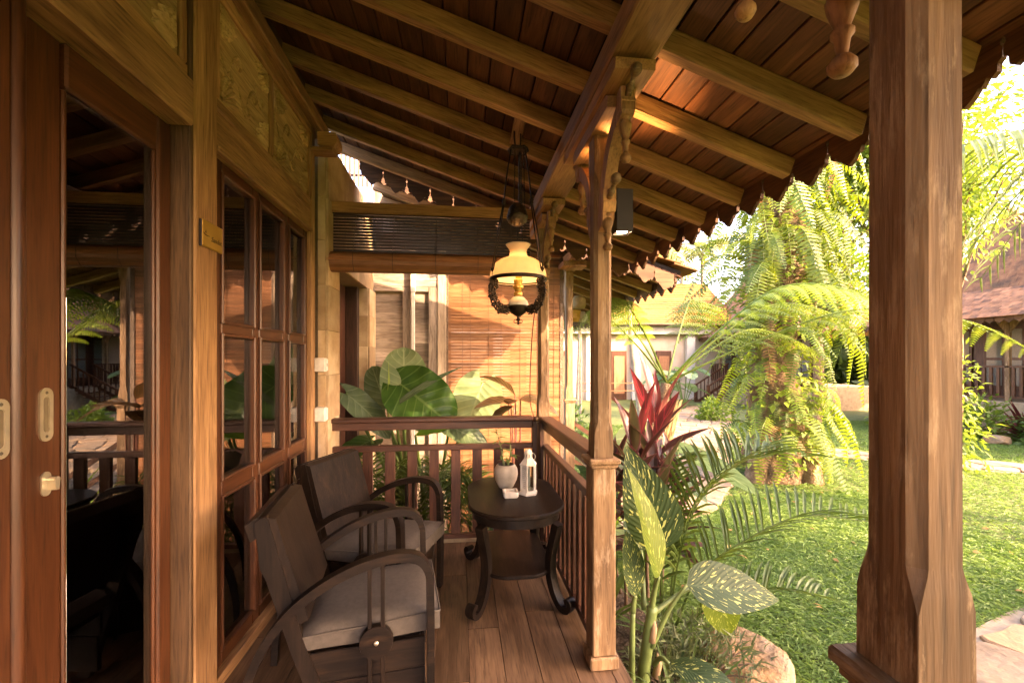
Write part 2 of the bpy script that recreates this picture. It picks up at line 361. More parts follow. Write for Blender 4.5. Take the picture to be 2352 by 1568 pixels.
def leaf_mb(L, W, shape='lance', bend=.25, fold=.12, nl=10, nw=6, wave=0., droop=0., mb=None, M=None, tipw=None):
    """leaf blade along +X, width along Y, bending towards -Z"""
    mb = mb or MB(); vs = []; uvs = []; fs = []
    for i in range(nl+1):
        u = i/nl
        if shape == 'lance': wd = math.sin(PI*min(1, u**.75))**.9*(1-.15*u)
        elif shape == 'heart': wd = (math.sqrt(max(0, 1-((u-.38)/.62)**2)) if u > .38 else math.sqrt(max(0, 1-((u-.38)/.40)**2)))
        elif shape == 'pointed': wd = (math.sin(PI*u**.62)**.85)*(1.05-.1*u)
        elif shape == 'oval': wd = math.sin(PI*u**.85)**.7
        else: wd = (1-u)**.6*min(1, u*6)
        wd = max(wd, .02)
        x = L*u; z = -bend*L*u*u
        if droop: z -= droop*L*max(0, u-.45)**2*2.2; x -= droop*L*max(0, u-.45)**2*.5
        for j in range(nw+1):
            v = j/nw*2-1; y = v*W/2*wd
            zz = z+abs(v)*wd*W*fold+wave*W*math.sin(u*19+v*3)*abs(v)
            vs.append((x-(abs(v)**2*.22*L if (shape == 'heart') else 0)*(1-u)**2, y, zz)); uvs.append((u, (v+1)/2))
    for i in range(nl):
        for j in range(nw): a = i*(nw+1)+j; fs.append((a, a+nw+1, a+nw+2, a+1))
    if M is not None: vs = [M @ Vector(p) for p in vs]
    return mb.add(vs, fs, uvs)
def frame(p, d, roll=0.):
    """matrix with +X along d at p, +Z as up as can be"""
    x = Vector(d).normalized(); up = Vector((0, 0, 1)) if abs(x.z) < .98 else Vector((1, 0, 0))
    y = up.cross(x).normalized(); z = x.cross(y)
    R = Matrix((x, y, z)).transposed().to_4x4()
    return Matrix.Translation(Vector(p)) @ R @ Matrix.Rotation(roll, 4, 'X')
def frameN(p, d, n):
    """matrix with +X along d at p and +Z as near n as can be"""
    x = Vector(d).normalized(); n = Vector(n); z = (n-x*n.dot(x)).normalized(); y = z.cross(x)
    return Matrix.Translation(Vector(p)) @ Matrix((x, y, z)).transposed().to_4x4()
def npmesh(name, V, Fq, uv=None):
    me = bpy.data.meshes.new(name); me.vertices.add(len(V)); me.vertices.foreach_set('co', np.asarray(V, np.float32).ravel())
    k = Fq.shape[1]; me.loops.add(Fq.size); me.loops.foreach_set('vertex_index', np.asarray(Fq, np.int32).ravel())
    me.polygons.add(len(Fq)); me.polygons.foreach_set('loop_start', np.arange(0, Fq.size, k, dtype=np.int32)); me.polygons.foreach_set('loop_total', np.full(len(Fq), k, np.int32))
    if uv is not None:
        ul = me.uv_layers.new(name='UVMap'); ul.data.foreach_set('uv', np.asarray(uv, np.float32)[np.asarray(Fq).ravel()].ravel())
    me.update(); me.validate(); return me
def leafcloud(name, P, D, N, L, W, droop=.25):
    """many small pointed leaves as one mesh: position, direction, normal, length, width arrays; 2 quads each, folded at the midrib"""
    D = D/np.linalg.norm(D, axis=1, keepdims=True); S = np.cross(D, N); S /= np.linalg.norm(S, axis=1, keepdims=True)+1e-9; U = np.cross(S, D)
    L = L[:, None]; W = W[:, None]
    v0 = P; v1 = P+D*L*.45+S*W*.5+U*W*.12; v2 = P+D*L-U*L*droop; v3 = P+D*L*.45-S*W*.5+U*W*.12; v4 = P+D*L*.5-U*L*droop*.2
    V = np.stack([v0, v1, v2, v3, v4], 1).reshape(-1, 3); n = len(P); b = np.arange(n)[:, None]*5
    F = np.concatenate([b+np.array([[0, 4, 2, 1]])*1, b+np.array([[0, 3, 2, 4]])*1], 0)
    uv = np.tile(np.array([[0, .5], [.45, 0.05], [1, .5], [.45, .95], [.5, .5]]), (n, 1))
    return npmesh(name, V, F, uv)
# ================================================================== THE SETTING AND THE VERANDA
# ---- ground sheet
GZ = -.6
gm = rough_mat('lawn_soil', (.045, .065, .014), (.10, .13, .03), scale=3., rough=.95, bump=.6, dist=.03, rnd=False)
g = MB(); g.add([(-150, -150, GZ), (200, -150, GZ), (200, 220, GZ), (-150, 220, GZ)], [(0, 1, 2, 3)])
ground = solo('ground', g, gm, kind='structure')
# ---- veranda floor with single planks
fl = MB().box((-1.1, -2.6, -.5), (.70, 3.26, -.012), .003)
floor_o = solo('veranda_floor', fl, rough_mat('floor_base', (.05, .03, .018), (.09, .055, .03), rough=.8), kind='structure')
px = -1.0; k = 0
while px < .66:
    wd = .148; x1 = min(px+wd, .69)
    y = -2.6-random.random()*.9
    while y < 3.2:
        ln = random.choice((.9, 1.2, 1.2)); y0 = max(y, -2.6); y1 = min(y+ln, 3.2)
        if y1-y0 > .03: part('plank', B((px+.0012, y0+.001, -.02), (x1-.0012, y1-.001, 0), .0012), M_floor(), floor_o)
        y += ln
    px += wd; k += 1
solo('floor_kerb', B((-.98, 3.2, -.3), (.66, 3.29, .03), .006), rough_mat('kerb_stone', (.30, .23, .15), (.45, .36, .24), scale=14, rough=.9), 'pale stone kerb under the far railing', 'kerb')
# ---- timber step out to the garden between the two front posts
st = thing('garden_step', 'brown timber step outside the veranda edge by the middle post', 'step', (.9, 1.1, GZ))
for i, x in enumerate((.705, .845)): part('board', B((x, .66, -.07), (x+.135, 1.74, -.03)), M_rail('Y'), st)
part('riser', B((.71, .68, GZ), (.97, 1.72, -.071)), M_rail('Y'), st)
# ---- wall of the house: posts, lintel, carved frieze
hw = thing('house_wall', 'pale teak timber wall with carved frieze above door and window', 'wall', (-1.0, 1.0, 0))
part('post', B((-1.07, 1.701, 0), (-.940, 1.85, 2.80), .006), M_teak('Z'), hw)['label'] = 'broad teak wall post between door and window'
part('post_strip', B((-1.07, 1.680, 0), (-.943, 1.7005, 2.80), .004), wood('dark_teak', *TEAKD, axis='Z', stain=.5, bump=.4), hw)
part('post', B((-1.07, 2.965, 0), (-.945, 3.03, 2.86), .005), M_teak('Z'), hw)
part('post', B((-1.07, -.15, 0), (-.945, .02, 2.80), .006), M_teak('Z'), hw)
part('lintel', B((-1.06, .022, 2.12), (-.930, 1.679, 2.282), .006), M_teak('Y'), hw)
part('lintel', B((-1.06, 1.852, 2.12), (-.952, 2.963, 2.282), .005), M_teak('Y'), hw)
part('lintel_bead', B((-.9515, 1.853, 2.118), (-.935, 2.962, 2.140), .005), M_teak('Y'), hw)
part('wall_plate', B((-1.07, -2.4, 2.802), (-.900, 3.34, 2.885), .006), M_teak('Y'), hw)
part('infill', B((-1.06, -2.4, 2.886), (-.985, 3.34, 3.12), .004), wood('dark_teak', *TEAKD, axis='Y', stain=.5, bump=.4), hw)
part('skirting', B((-1.07, 1.852, 0), (-.945, 2.963, .05), .004), M_teak('Y'), hw)
def fan(cy, cz, ang0, r=.135, x=-.960):
    """carved quarter shell"""
    mb = MB(); n = 6
    for i in range(n):
        a = math.radians(ang0+15+i*60/(n-1)*1.0); d = Vector((0, math.cos(a), math.sin(a)))
        rr = r*(1 if i % 2 == 0 else .9)
        M = Matrix.Translation((x, cy, cz)) @ Matrix((Vector((1, 0, 0)), d, Vector((1, 0, 0)).cross(d))).transposed().to_4x4()
        vs = []; prof = [(.15, .002), (.45, .008), (.75, .0125), (.93, .013), (1.0, .006)]
        for t, hw_ in prof:
            for q in range(5):
                ph = PI*q/4; vs.append(M @ Vector((-.006+(.026*(.45+.55*t) if t < 1 else .0)*math.sin(ph), t*rr, -hw_*math.cos(ph))))
        fs = [(a_*5+b, a_*5+b+1, a_*5+b+6, a_*5+b+5) for a_ in range(4) for b in range(4)]
        mb.add(vs, fs)
    return mb
frz = wood('frieze_wood', (.36, .21, .09), (.66, .45, .23), axis='Y', rough=.75, stain=.3, bump=.5, grain=.8)
for (y0, y1, nfan) in ((1.852, 2.36, 1), (2.40, 2.963, 1), (1.10, 1.679, 1), (.45, 1.06, 1)):
    pn = part('frieze_panel', B((-1.03, y0+.04, 2.33), (-.962, y1-.04 if y1 != 2.36 else y1, 2.745), .002), frz, hw)
    a, b = y0+.05, (y1-.05 if y1 != 2.36 else y1-.012)
    for (yy, zz, an) in ((a, 2.342, 0), (b, 2.342, 90), (b, 2.733, 180), (a, 2.733, 270)):
        part('carved_fan', fan(yy, zz, an), frz, pn, smooth=True)
    # shallow carved tendrils across the panel
    for q in range(5):
        t0 = (q+.7)/6; yy = a+(b-a)*t0; zz = 2.50+.07*math.sin(q*2.1)
        td = MB(); sg = 1 if q % 2 else -1
        td.tube(spline([(-.963, yy-.045, zz-.05*sg), (-.961, yy-.015, zz+.01*sg), (-.961, yy+.02, zz+.045*sg), (-.961, yy+.05, zz+.02*sg), (-.962, yy+.03, zz-.005*sg), (-.963, yy+.012, zz+.012*sg)], 5), [.003+.006*math.sin(PI*min(1, j/22)) for j in range(26)], 6)
        part('carved_tendril', td, frz, pn, smooth=True)
for (y0, y1) in ((1.852, 2.963), (.45, 1.679)):
    part('frieze_rail', B((-1.03, y0, 2.284), (-.948, y1, 2.335), .008), M_teak('Y'), hw)
    part('frieze_rail', B((-1.03, y0, 2.74), (-.944, y1, 2.80), .008), M_teak('Y'), hw)
for y in (1.853, 2.365, 2.925, 1.640, 1.06): part('frieze_stile', B((-1.03, y, 2.336), (-.950, y+.038, 2.739), .006), M_teak('Z'), hw)
part('stub_beam', MB().prism([(-.9, 2.66), (-.80, 2.66), (-.78, 2.69), (-.78, 2.72), (-.79, 2.745), (-.9, 2.745)], 2.93, 3.06), M_teak('X'), hw)
part('stub_beam', B((-.97, 2.94, 2.635), (-.81, 3.05, 2.658), .004), M_teak('X'), hw)
# wall behind the camera and the dark room behind the glass
rm = thing('room_shell', 'dim room behind the glass of the sliding door', 'room', (-2.4, 1.2, 0))
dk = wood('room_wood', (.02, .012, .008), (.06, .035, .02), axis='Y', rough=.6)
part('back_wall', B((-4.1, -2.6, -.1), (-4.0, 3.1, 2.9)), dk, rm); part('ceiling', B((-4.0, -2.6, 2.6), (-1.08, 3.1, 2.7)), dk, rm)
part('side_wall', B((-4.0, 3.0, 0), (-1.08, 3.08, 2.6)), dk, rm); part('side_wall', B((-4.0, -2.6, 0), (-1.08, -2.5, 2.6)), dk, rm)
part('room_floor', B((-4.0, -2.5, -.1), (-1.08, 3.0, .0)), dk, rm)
part('front_wall', B((-1.07, -2.6, 0), (-.96, -.152, 2.80)), wood('plank_wall', *TEAK, axis='Z'), rm)
cb = thing('pale_cabinet', 'pale low cabinet inside the room, seen dimly through the door glass', 'cabinet', (-1.45, 1.98, 0))
part('body', B((-1.56, 1.585, .48), (-1.095, 2.08, .83), .02), plain('cabinet_paint', (.62, .58, .50), rough=.4), cb)
part('top', B((-1.57, 1.575, .831), (-1.085, 2.09, .85), .006), plain('cabinet_top', (.55, .5, .42), rough=.3), cb)
for (x, y) in ((-1.52, 1.63), (-1.14, 1.63), (-1.52, 2.04), (-1.14, 2.04)): part('leg', B((x-.02, y-.02, .001), (x+.02, y+.02, .479)), dk, cb)
# ---- sliding door
dr = thing('sliding_door', 'reddish brown sliding glass door leaf beside the wall post', 'door', (-1.03, 1.4, 0))
def XB(y0, y1, z0, z1, x0, x1, c=.004): return B((x0, y0, z0), (x1, y1, z1), c)
part('stile', XB(1.612, 1.679, 0.01, 2.119, -1.07, -1.005, .006), M_door('Z'), dr); part('stile', XB(1.08, 1.268, .01, 2.119, -1.07, -1.02, .006), M_door('Z'), dr)
part('stile_bead', XB(1.600, 1.6115, .10, 1.999, -1.062, -1.012, .004), M_door('Z'), dr)
part('stile_bead', XB(1.2685, 1.282, .10, 1.999, -1.062, -1.017, .004), M_door('Z'), dr)
part('rail', XB(1.2685, 1.6115, 2.0, 2.119, -1.07, -1.008, .006), M_door('Y'), dr); part('rail', XB(1.2685, 1.6115, .01, .10, -1.07, -1.012, .006), M_door('Y'), dr)
part('pane', XB(1.282, 1.600, .10, 1.999, -1.024, -1.020, .0005), M_glass(), dr)
hm = plain('satin_nickel', (.62, .55, .42), rough=.35, metal=.8)
def stadium(cy_, z0, z1, wd, n=8):
    r = wd/2; return [(cy_+r*math.cos(PI*i/n), z1-r+r*math.sin(PI*i/n)) for i in range(n+1)]+[(cy_+r*math.cos(PI+PI*i/n), z0+r+r*math.sin(PI+PI*i/n)) for i in range(n+1)]
def flush_handle(par, cy_, z0, z1, x):
    out, inn = stadium(cy_, z0, z1, .036), stadium(cy_, z0+.022, z1-.022, .017); n = len(out); mb = MB()
    vs = [(x+.0045, *p) for p in out]+[(x+.0045, *p) for p in inn]+[(x, *p) for p in out]+[(x-.0, *p) for p in inn]
    fs = [(i, (i+1) % n, n+(i+1) % n, n+i) for i in range(n)]+[(2*n+i, 2*n+(i+1) % n, (i+1) % n, i) for i in range(n)]+[(n+i, n+(i+1) % n, 3*n+(i+1) % n, 3*n+i) for i in range(n)]
    h = part('handle', mb.add(vs, fs), hm, par)
    part('handle_recess', MB().prism(inn, x+.0006, x+.0012, 'X'), plain('recess', (.16, .12, .07), rough=.5), h)
    for z in (z0+.012, z1-.012): part('screw', MB().lathe([(.004, 0), (.003, .0012)], 8, Matrix.Translation((x+.0046, cy_, z)) @ Matrix.Rotation(PI/2, 4, 'Y')), plain('screw_metal', (.2, .17, .13), rough=.4, metal=.9), h)
flush_handle(dr, 1.222, 1.100, 1.232, -1.02)
lkp = part('lock_plate', MB().prism(stadium(1.222, .965, 1.025, .026), -1.0195, -1.016, 'X'), hm, dr)
part('lock_cylinder', MB().prism([(1.231+a, 1.003+b) for a, b in ((.008*math.cos(x/6*PI), .008*math.sin(x/6*PI)) for x in range(-1, 8))]+[(1.227, .978), (1.235, .978)], -1.016, -.998, 'X'), hm, lkp)
dl = thing('sliding_door_front', 'reddish brown sliding door leaf at the left edge of the picture', 'door', (-.98, .9, 0))
part('stile', XB(.98, 1.086, .01, 2.118, -1.012, -.972, .004), M_door('Z'), dl)
part('rail', XB(.24, .979, 1.99, 2.118, -1.010, -.974), M_door('Y'), dl); part('rail', XB(.24, .979, .01, .2, -1.010, -.974), M_door('Y'), dl)
part('stile', XB(.12, .239, .01, 2.118, -1.012, -.972), M_door('Z'), dl); part('pane', XB(.24, .979, .2, 1.99, -.995, -.990, .0005), M_glass(), dl)
part('edge_bead', MB().tube([(-.990, 1.110, .01), (-.990, 1.110, 2.117)], .0205, 14), M_door('Z'), dl, smooth=True, sharp=40)
flush_handle(dl, 1.060, 1.09, 1.218, -.972)
part('threshold', XB(.03, 1.678, 0.002, .012, -1.07, -.95, .003), M_door('Y'), dl)
# ---- window: three by three panes
wn = thing('window', 'reddish brown nine-pane window behind the two armchairs', 'window', (-1.0, 2.4, 0))
colsY = [(1.945, 2.222), (2.292, 2.570), (2.662, 2.900)]; rowsZ = [(.125, .735), (.815, 1.400), (1.460, 2.060)]
ys = [1.852]+[v for c in colsY for v in c]+[2.963]; zs = [.052]+[v for r in rowsZ for v in r]+[2.117]
for i in range(4): part('stile', XB(ys[2*i], ys[2*i+1], .052, 2.117, -1.065, -.972-(.0 if i in (0, 3) else .004), .006), M_door('Z'), wn)
for c in colsY:
    for j in range(4): part('rail', XB(c[0], c[1], zs[2*j], zs[2*j+1], -1.06, -.974, .005), M_door('Y'), wn)
    for r in rowsZ:
        pa = part('pane', XB(c[0], c[1], r[0], r[1], -.993, -.988, .0005), M_glass(), wn)
        bd = MB(); b_ = .012
        for (a0, a1, z0, z1) in ((c[0]-b_, c[0]+.002, r[0]-b_, r[1]+b_), (c[1]-.002, c[1]+b_, r[0]-b_, r[1]+b_)): bd.box((-.985, a0, z0), (-.962, a1, z1), .005)
        for (z0, z1) in ((r[0]-b_, r[0]+.002), (r[1]-.002, r[1]+b_)): bd.box((-.985, c[0]+.0025, z0), (-.9625, c[1]-.0025, z1), .005)
        part('glazing_bead', bd, M_door('Z'), wn)
cu = MB(); n = 60; vs = []; fs = []
for i in range(n+1):
    y = 2.33+.52*i/n; x = -1.22+.028*math.sin(i*1.15)+.008*math.sin(i*.4)
    vs += [(x, y, .03), (x, y, 2.2)]
fs = [(2*i, 2*i+2, 2*i+3, 2*i+1) for i in range(n)]
solo('curtain', cu.add(vs, fs), plain('curtain_cloth', (.66, .62, .50), rough=.9, trans=.25), 'pale folded curtain hanging inside the nine-pane window', 'curtain', smooth=True)
# ---- name plate
np_ = thing('name_plate', 'small brass name plate reading Sandat on the wall post', 'sign', (-.93, 1.77, 1.72))
npm = rough_mat('plate_brass', (.42, .25, .05), (.52, .33, .08), scale=14, rough=.4, metal=.55, bump=.05)
part('plate', XB(1.728, 1.868, 1.717, 1.815, -.938, -.930, .003), npm, np_); part('backing', XB(1.722, 1.728, 1.714, 1.812, -.939, -.930, .001), plain('plate_edge', (.02, .012, .01)), np_)
def text_mesh(body, size, M, ext=.0006):
    cu_ = bpy.data.curves.new('t', 'FONT'); cu_.body = body; cu_.size = size; cu_.extrude = ext; cu_.align_x = 'LEFT'; cu_.shear = .22
    o_ = bpy.data.objects.new('t', cu_); COL.objects.link(o_); bpy.context.view_layer.update()
    me = bpy.data.meshes.new_from_object(o_.evaluated_get(bpy.context.evaluated_depsgraph_get())); bpy.data.objects.remove(o_); bpy.data.curves.remove(cu_)
    me.transform(M); return me
inkm = plain('engraving', (.10, .055, .012), rough=.6)
TM = Matrix.Translation((-.9292, 1.785, 1.745)) @ Matrix(((0, 0, 1), (1, 0, 0), (0, 1, 0))).to_4x4()
me = text_mesh('Sandat', .027, TM); off = np_.location; me.transform(Matrix.Translation(-off)); lt = link('lettering', me, inkm, np_)
em = MB()
em.strip(spline([(-.929, 1.735, 1.766), (-.929, 1.745, 1.761), (-.929, 1.758, 1.759), (-.929, 1.772, 1.760)], 4), .0025, .002, (1, 0, 0)); em.prism([(1.746, 1.768), (1.754, 1.768), (1.750, 1.779)], -.9299, -.9290, 'X')
part('emblem', em, inkm, np_)
# ================================================================== VERANDA ROOF
SL = math.atan(.338); RO = Vector((.56, 0, 2.46)); e1 = Vector((math.cos(SL), 0, -math.sin(SL))); e3 = Vector((math.sin(SL), 0, math.cos(SL)))
def rpart(name, lo, hi, mat, parent, c=.003, origin=RO, rot=(0, SL, 0), jitter=None, me=None):
    lo = Vector(lo); hi = Vector(hi); ce = (lo+hi)/2
    Rm = Euler(rot).to_matrix()
    if me is None: me = MB().box(lo-ce, hi-ce, c).mesh(name)
    o = link(name, me, mat, parent, origin+Rm @ ce-WP[parent.name], rot); WP[o.name] = origin+Rm @ ce; return o
def scallop(w, h=1.0):
    half = [(.5, 0), (.5, -.040), (.475, -.044), (.466, -.052), (.475, -.060), (.5, -.064), (.49, -.095), (.44, -.105), (.43, -.128), (.36, -.140), (.30, -.131), (.235, -.155), (.20, -.149), (.12, -.172), (0, -.190)]
    r = [(x*w, z*h) for x, z in half]; return r+[(-x, z) for x, z in r[-2::-1]]
def make_roof(roof, yfars, y0, y1, xl0, xl1, origin, boards, seedv, detail=True):
    rnd = random.Random(seedv)
    for yf in yfars:
        hgt = .080+.008*rnd.random()
        o = rpart('rafter', (xl0, yf-.052, 0), (xl1, yf, hgt), wood('rafter_teak', (.22, .115, .05), (.55, .33, .155), axis='X', rough=.65, stain=.4, bump=.45, knots=True), roof, .006, origin)
        if detail:
            # waney, slightly wobbling edges: nudge the corners
            me = o.data
            for v in me.vertices: v.co.y += rnd.uniform(-.003, .003); v.co.z += rnd.uniform(-.004, .002)
    x = xl0
    while x < xl1+.05:
        wd = .112+rnd.uniform(-.004, .004)
        cuts = [y0]+sorted(rnd.sample([y for y in yfars if y0+.5 < y < y1-.5], min(boards, 2)))+[y1] if len(yfars) > 4 else [y0, y1]
        for a, b in zip(cuts[:-1], cuts[1:]):
            rpart('ceiling_board', (x+.0035, a+.001, .089), (min(x+wd, xl1+.06)-.0035, b-.001, .107+rnd.uniform(0, .004)), M_ceil('Y'), roof, .003, origin)
        x += wd
    rpart('light_block_sheet', (xl0, y0+.01, .116), (xl1+.04, y1-.01, .15), plain('light_block', (.03, .02, .015), rough=.9), roof, .003, origin)  # unseen solid sheet added above the boards to block light
def eave_boards(roof, x, ztop, ya, yb, wd, yaw=0, h=1., mat=None):
    n = max(1, round((yb-ya)/wd)); wd = (yb-ya)/n; me = MB().prism(scallop(wd-.003, h), -.009, .009, 'X').mesh('eave_board')
    for i in range(n):
        p = Vector((x+random.uniform(-.003, .003), ya+wd*(i+.5), ztop))
        o = link('eave_board', me, mat or M_fascia('Y'), roof, p-WP[roof.name]); WP[o.name] = p
def barge_boards(roof, y, xa, xb, zf, wd, slope=.338, h=1., mat=None):
    n = max(1, round((xb-xa)/wd)); wd = (xb-xa)/n
    me = MB().prism([(a, b-slope*a) for a, b in scallop(wd-.003, h)], -.009, .009, 'Y').mesh('barge_board')
    for i in range(n):
        xc = xa+wd*(i+.5); p = Vector((xc, y+random.uniform(-.003, .003), zf(xc)))
        o = link('barge_board', me, mat or M_fascia('X'), roof, p-WP[roof.name]); WP[o.name] = p
vr = thing('veranda_roof', 'sloping veranda roof of pale rafters under dark ceiling boards', 'roof', (.3, .8, 2.5))
YF = [-2.1+.3655*i for i in range(17)]     # far faces of the rafters; the last lies near y = 3.75
make_roof(vr, YF, -2.35, 3.90, -1.70, .99, RO, 2, 3)
part('beam', B((.517, -2.35, 2.357), (.683, 3.74, 2.452), .006), M_teak('Y'), vr)
eave_boards(vr, 1.545, 2.262, -2.34, 3.93, .205)
barge_boards(vr, 3.915, -.86, 1.53, lambda x: 2.545-.338*(x-.56), .20)
barge_boards(vr, -2.37, -.95, 1.53, lambda x: 2.545-.338*(x-.56), .20)
# short blocking between two rafters, carrying the lamp hook
rpart('blocking', (-.30, 2.31, .02), (-.24, 2.62, .086), M_teak('Y'), vr)
# roof tiles along the eave (single tiles, outer two courses), rest as one sheet
tl = MB().box((-.12, -.085, 0), (.12, .085, .016), .004).mesh('tile')
for i in range(36):
    for j in range(2):
        c = RO+e1*(1.0-j*.17)+e3*(.175+j*.004)+Vector((0, -2.25+i*.173, 0)); o = link('tile', tl, M_tile(), vr, c-WP[vr.name], (0, SL-.06, 0)); WP[o.name] = c
rpart('tile_sheet', (-1.70, -2.34, .152), (.80, 3.89, .178), M_tile(), vr)
solo('tie_beam', B((-1.03, 3.165, 2.318), (.516, 3.235, 2.392), .005), M_teak('X'), 'pale teak tie beam across the far end above the rolled blind', 'beam')

# ================================================================== POSTS
FIN = [(.001, -.0), (.010, -.002), (.0155, -.012), (.0155, -.020), (.010, -.031), (.0055, -.036), (.007, -.045), (.0085, -.062), (.0125, -.070), (.0125, -.076), (.008, -.082), (.012, -.098), (.0165, -.118), (.0175, -.128), (.014, -.142), (.009, -.148), (.0145, -.155), (.0145, -.163), (.009, -.170)]
def pendant(L=.18): k = L/.17; return [(r*1.35, -L+(-z)*k) for r, z in FIN]     # tip at -L, top at 0
def post(name, label, py, near=False, rail_side=True, sides=(-1, 1), pxx=.60):
    P = thing(name, label, 'post', (pxx, py, 0), 'turned veranda posts')
    part('base', B((pxx-.062, py-.062, .002), (pxx+.062, py+.062, .055), .006), M_post('Z'), P)
    part('pedestal', B((pxx-.05, py-.052, .056), (pxx+.05, py+.052, .845), .005), M_post('Z'), P)
    part('cap', MB().box((pxx-.068, py-.068, .862), (pxx+.068, py+.068, .886), .006).box((pxx-.058, py-.058, .846), (pxx+.058, py+.058, .861), .004), M_post('Y'), P)
    # shaft: square foot, carved shoulder, chamfered above
    mb = MB(); ch = [(.887, .0415, .0), (.985, .041, .0), (1.005, .041, .006), (1.03, .0395, .013), (1.04, .039, .015), (1.7, .0385, .015), (2.06, .038, .015), (2.085, .039, .006), (2.10, .04, .0), (2.248, .04, .0)]
    vs = []
    for z, a, c in ch:
        c = max(c, .001)
        for x, y in ((a, -a+c), (a, a-c), (a-c, a), (-a+c, a), (-a, a-c), (-a, -a+c), (-a+c, -a), (a-c, -a)): vs.append((pxx+x, py+y*1.05, z))
    fs = [(i*8+k, i*8+(k+1) % 8, (i+1)*8+(k+1) % 8, (i+1)*8+k) for i in range(len(ch)-1) for k in range(8)]+[tuple(range(7, -1, -1)), tuple((len(ch)-1)*8+k for k in range(8))]
    part('shaft', mb.add(vs, fs), (M_oldpost if near else M_post)('Z'), P)
    part('corbel', MB().prism([(-.23, 2.303), (-.255, 2.285), (-.25, 2.249), (.25, 2.249), (.255, 2.285), (.23, 2.303)], -.055, .055, 'X', Matrix.Translation((pxx, py, 0))), M_teak('Y'), P)
    part('corbel', MB().prism([(-.36, 2.355), (-.39, 2.34), (-.385, 2.305), (.385, 2.305), (.39, 2.34), (.36, 2.355)], -.072, .072, 'X', Matrix.Translation((pxx, py, 0))), M_teak('Y'), P)
    bk = 1.2 if near else 1.
    for s in sides:
        ac = spline([(.042, 1.90), (.058, 1.97), (.085, 2.06), (.14, 2.155), (.215, 2.22), (.27, 2.248)], 5); inner = spline([(.042, 1.84), (.10, 1.87), (.108, 1.93), (.128, 2.02), (.178, 2.11), (.245, 2.17), (.318, 2.19), (.322, 2.248)], 4)
        poly = [(s*a.x, a.y) for a in (Vector((p[0], p[1], 0)) for p in ac)]
        poly2 = [(s*p[0], p[1]) for p in inner]
        poly = [(s*(.042+(p[0]-.042)*bk), p[1]) for p in ac]+[(s*(.042+(p[0]-.042)*bk), p[1]) for p in inner][::-1]
        br = part('bracket', MB().prism(poly, -.024, .024, 'X', Matrix.Translation((pxx, py, 0))), M_teak('Z'), P)
        for (oy, oz, L) in ((.092*bk, 1.905, .155), (.292*bk, 2.20, .178)):
            part('turned_block', MB().prism([(s*(oy-.02), oz), (s*(oy+.02), oz), (s*(oy+.032), oz+.035), (s*(oy+.024), oz+.05), (s*(oy+.03), oz+.085), (s*(oy-.02), oz+.085)], -.027, .027, 'X', Matrix.Translation((pxx, py, 0))), M_teak('Z'), br)
            part('pendant', MB().lathe(pendant(L), 12, Matrix.Translation((pxx, py+s*oy, oz))), M_teak('Z'), br, smooth=True)
            fM = frame((pxx+.0, py+s*(oy+.018), oz+.055), (0, s*.8, .45))
            part('ball_finial', MB().lathe([(.014, 0), (.011, .022), (.017, .032), (.010, .045), (.007, .064), (.012, .072), (.020, .086), (.021, .096), (.015, .110), (.002, .116)], 12, fM @ Matrix.Rotation(PI/2, 4, 'Y')), M_post('X'), br, smooth=True)
    return P
post('veranda_post', 'large blurred brown veranda post nearest the camera at the right', .528, near=True)
post('veranda_post', 'teak veranda post in the middle carrying the black wall lamp', 1.86)
post('veranda_post', 'slim teak veranda post at the far corner of the railing', 3.20, sides=(-1,))
for yy in (-.77,):
    post('veranda_post', 'teak veranda post behind the camera', yy)
# ================================================================== RAILINGS
ra = thing('side_railing', 'dark brown veranda railing running from the far corner to the middle post', 'railing', (.6, 2.5, 0))
part('handrail', B((.556, 1.915, .866), (.648, 3.13, .899), .006), M_rail('Y'), ra); part('under_rail', B((.575, 1.913, .812), (.627, 3.13, .865)), M_rail('Y'), ra)
part('mid_rail', B((.578, 1.913, .662), (.624, 3.13, .702)), M_rail('Y'), ra); part('foot_rail', B((.582, 1.913, .03), (.620, 3.13, .065)), M_rail('Y'), ra)
bal = MB().box((-.015, -.026, -.2975), (.015, .026, .2975), .003).mesh('baluster')
for i in range(11):
    c = Vector((.601, 1.985+i*.1075, .3635)); o = link('baluster', bal, M_rail('Z'), ra, c-WP[ra.name]); WP[o.name] = c
part('newel', B((.555, 3.09, .0), (.585, 3.16, .864)), M_rail('Z'), ra)
rb = thing('end_railing', 'dark brown railing across the far end behind the chairs', 'railing', (-.2, 3.2, 0))
part('handrail', B((-.968, 3.155, .866), (.520, 3.245, .897), .006), M_rail('X'), rb); part('under_rail', B((-.93, 3.175, .812), (.515, 3.225, .865)), M_rail('X'), rb)
part('mid_rail', B((-.93, 3.178, .662), (.515, 3.222, .702)), M_rail('X'), rb); part('foot_rail', B((-.93, 3.18, .032), (.515, 3.22, .065)), M_rail('X'), rb)
part('newel', B((-.972, 3.172, .031), (-.931, 3.228, .864)), M_rail('Z'), rb); part('newel', B((.516, 3.165, .031), (.552, 3.235, .864)), M_rail('Z'), rb)
bal2 = MB().box((-.034, -.014, -.298), (.034, .014, .298), .003).mesh('baluster')
for i in range(9):
    c = Vector((-.797+i*.1525, 3.2, .3635)); o = link('baluster', bal2, M_rail('Z'), rb, c-WP[rb.name]); WP[o.name] = c
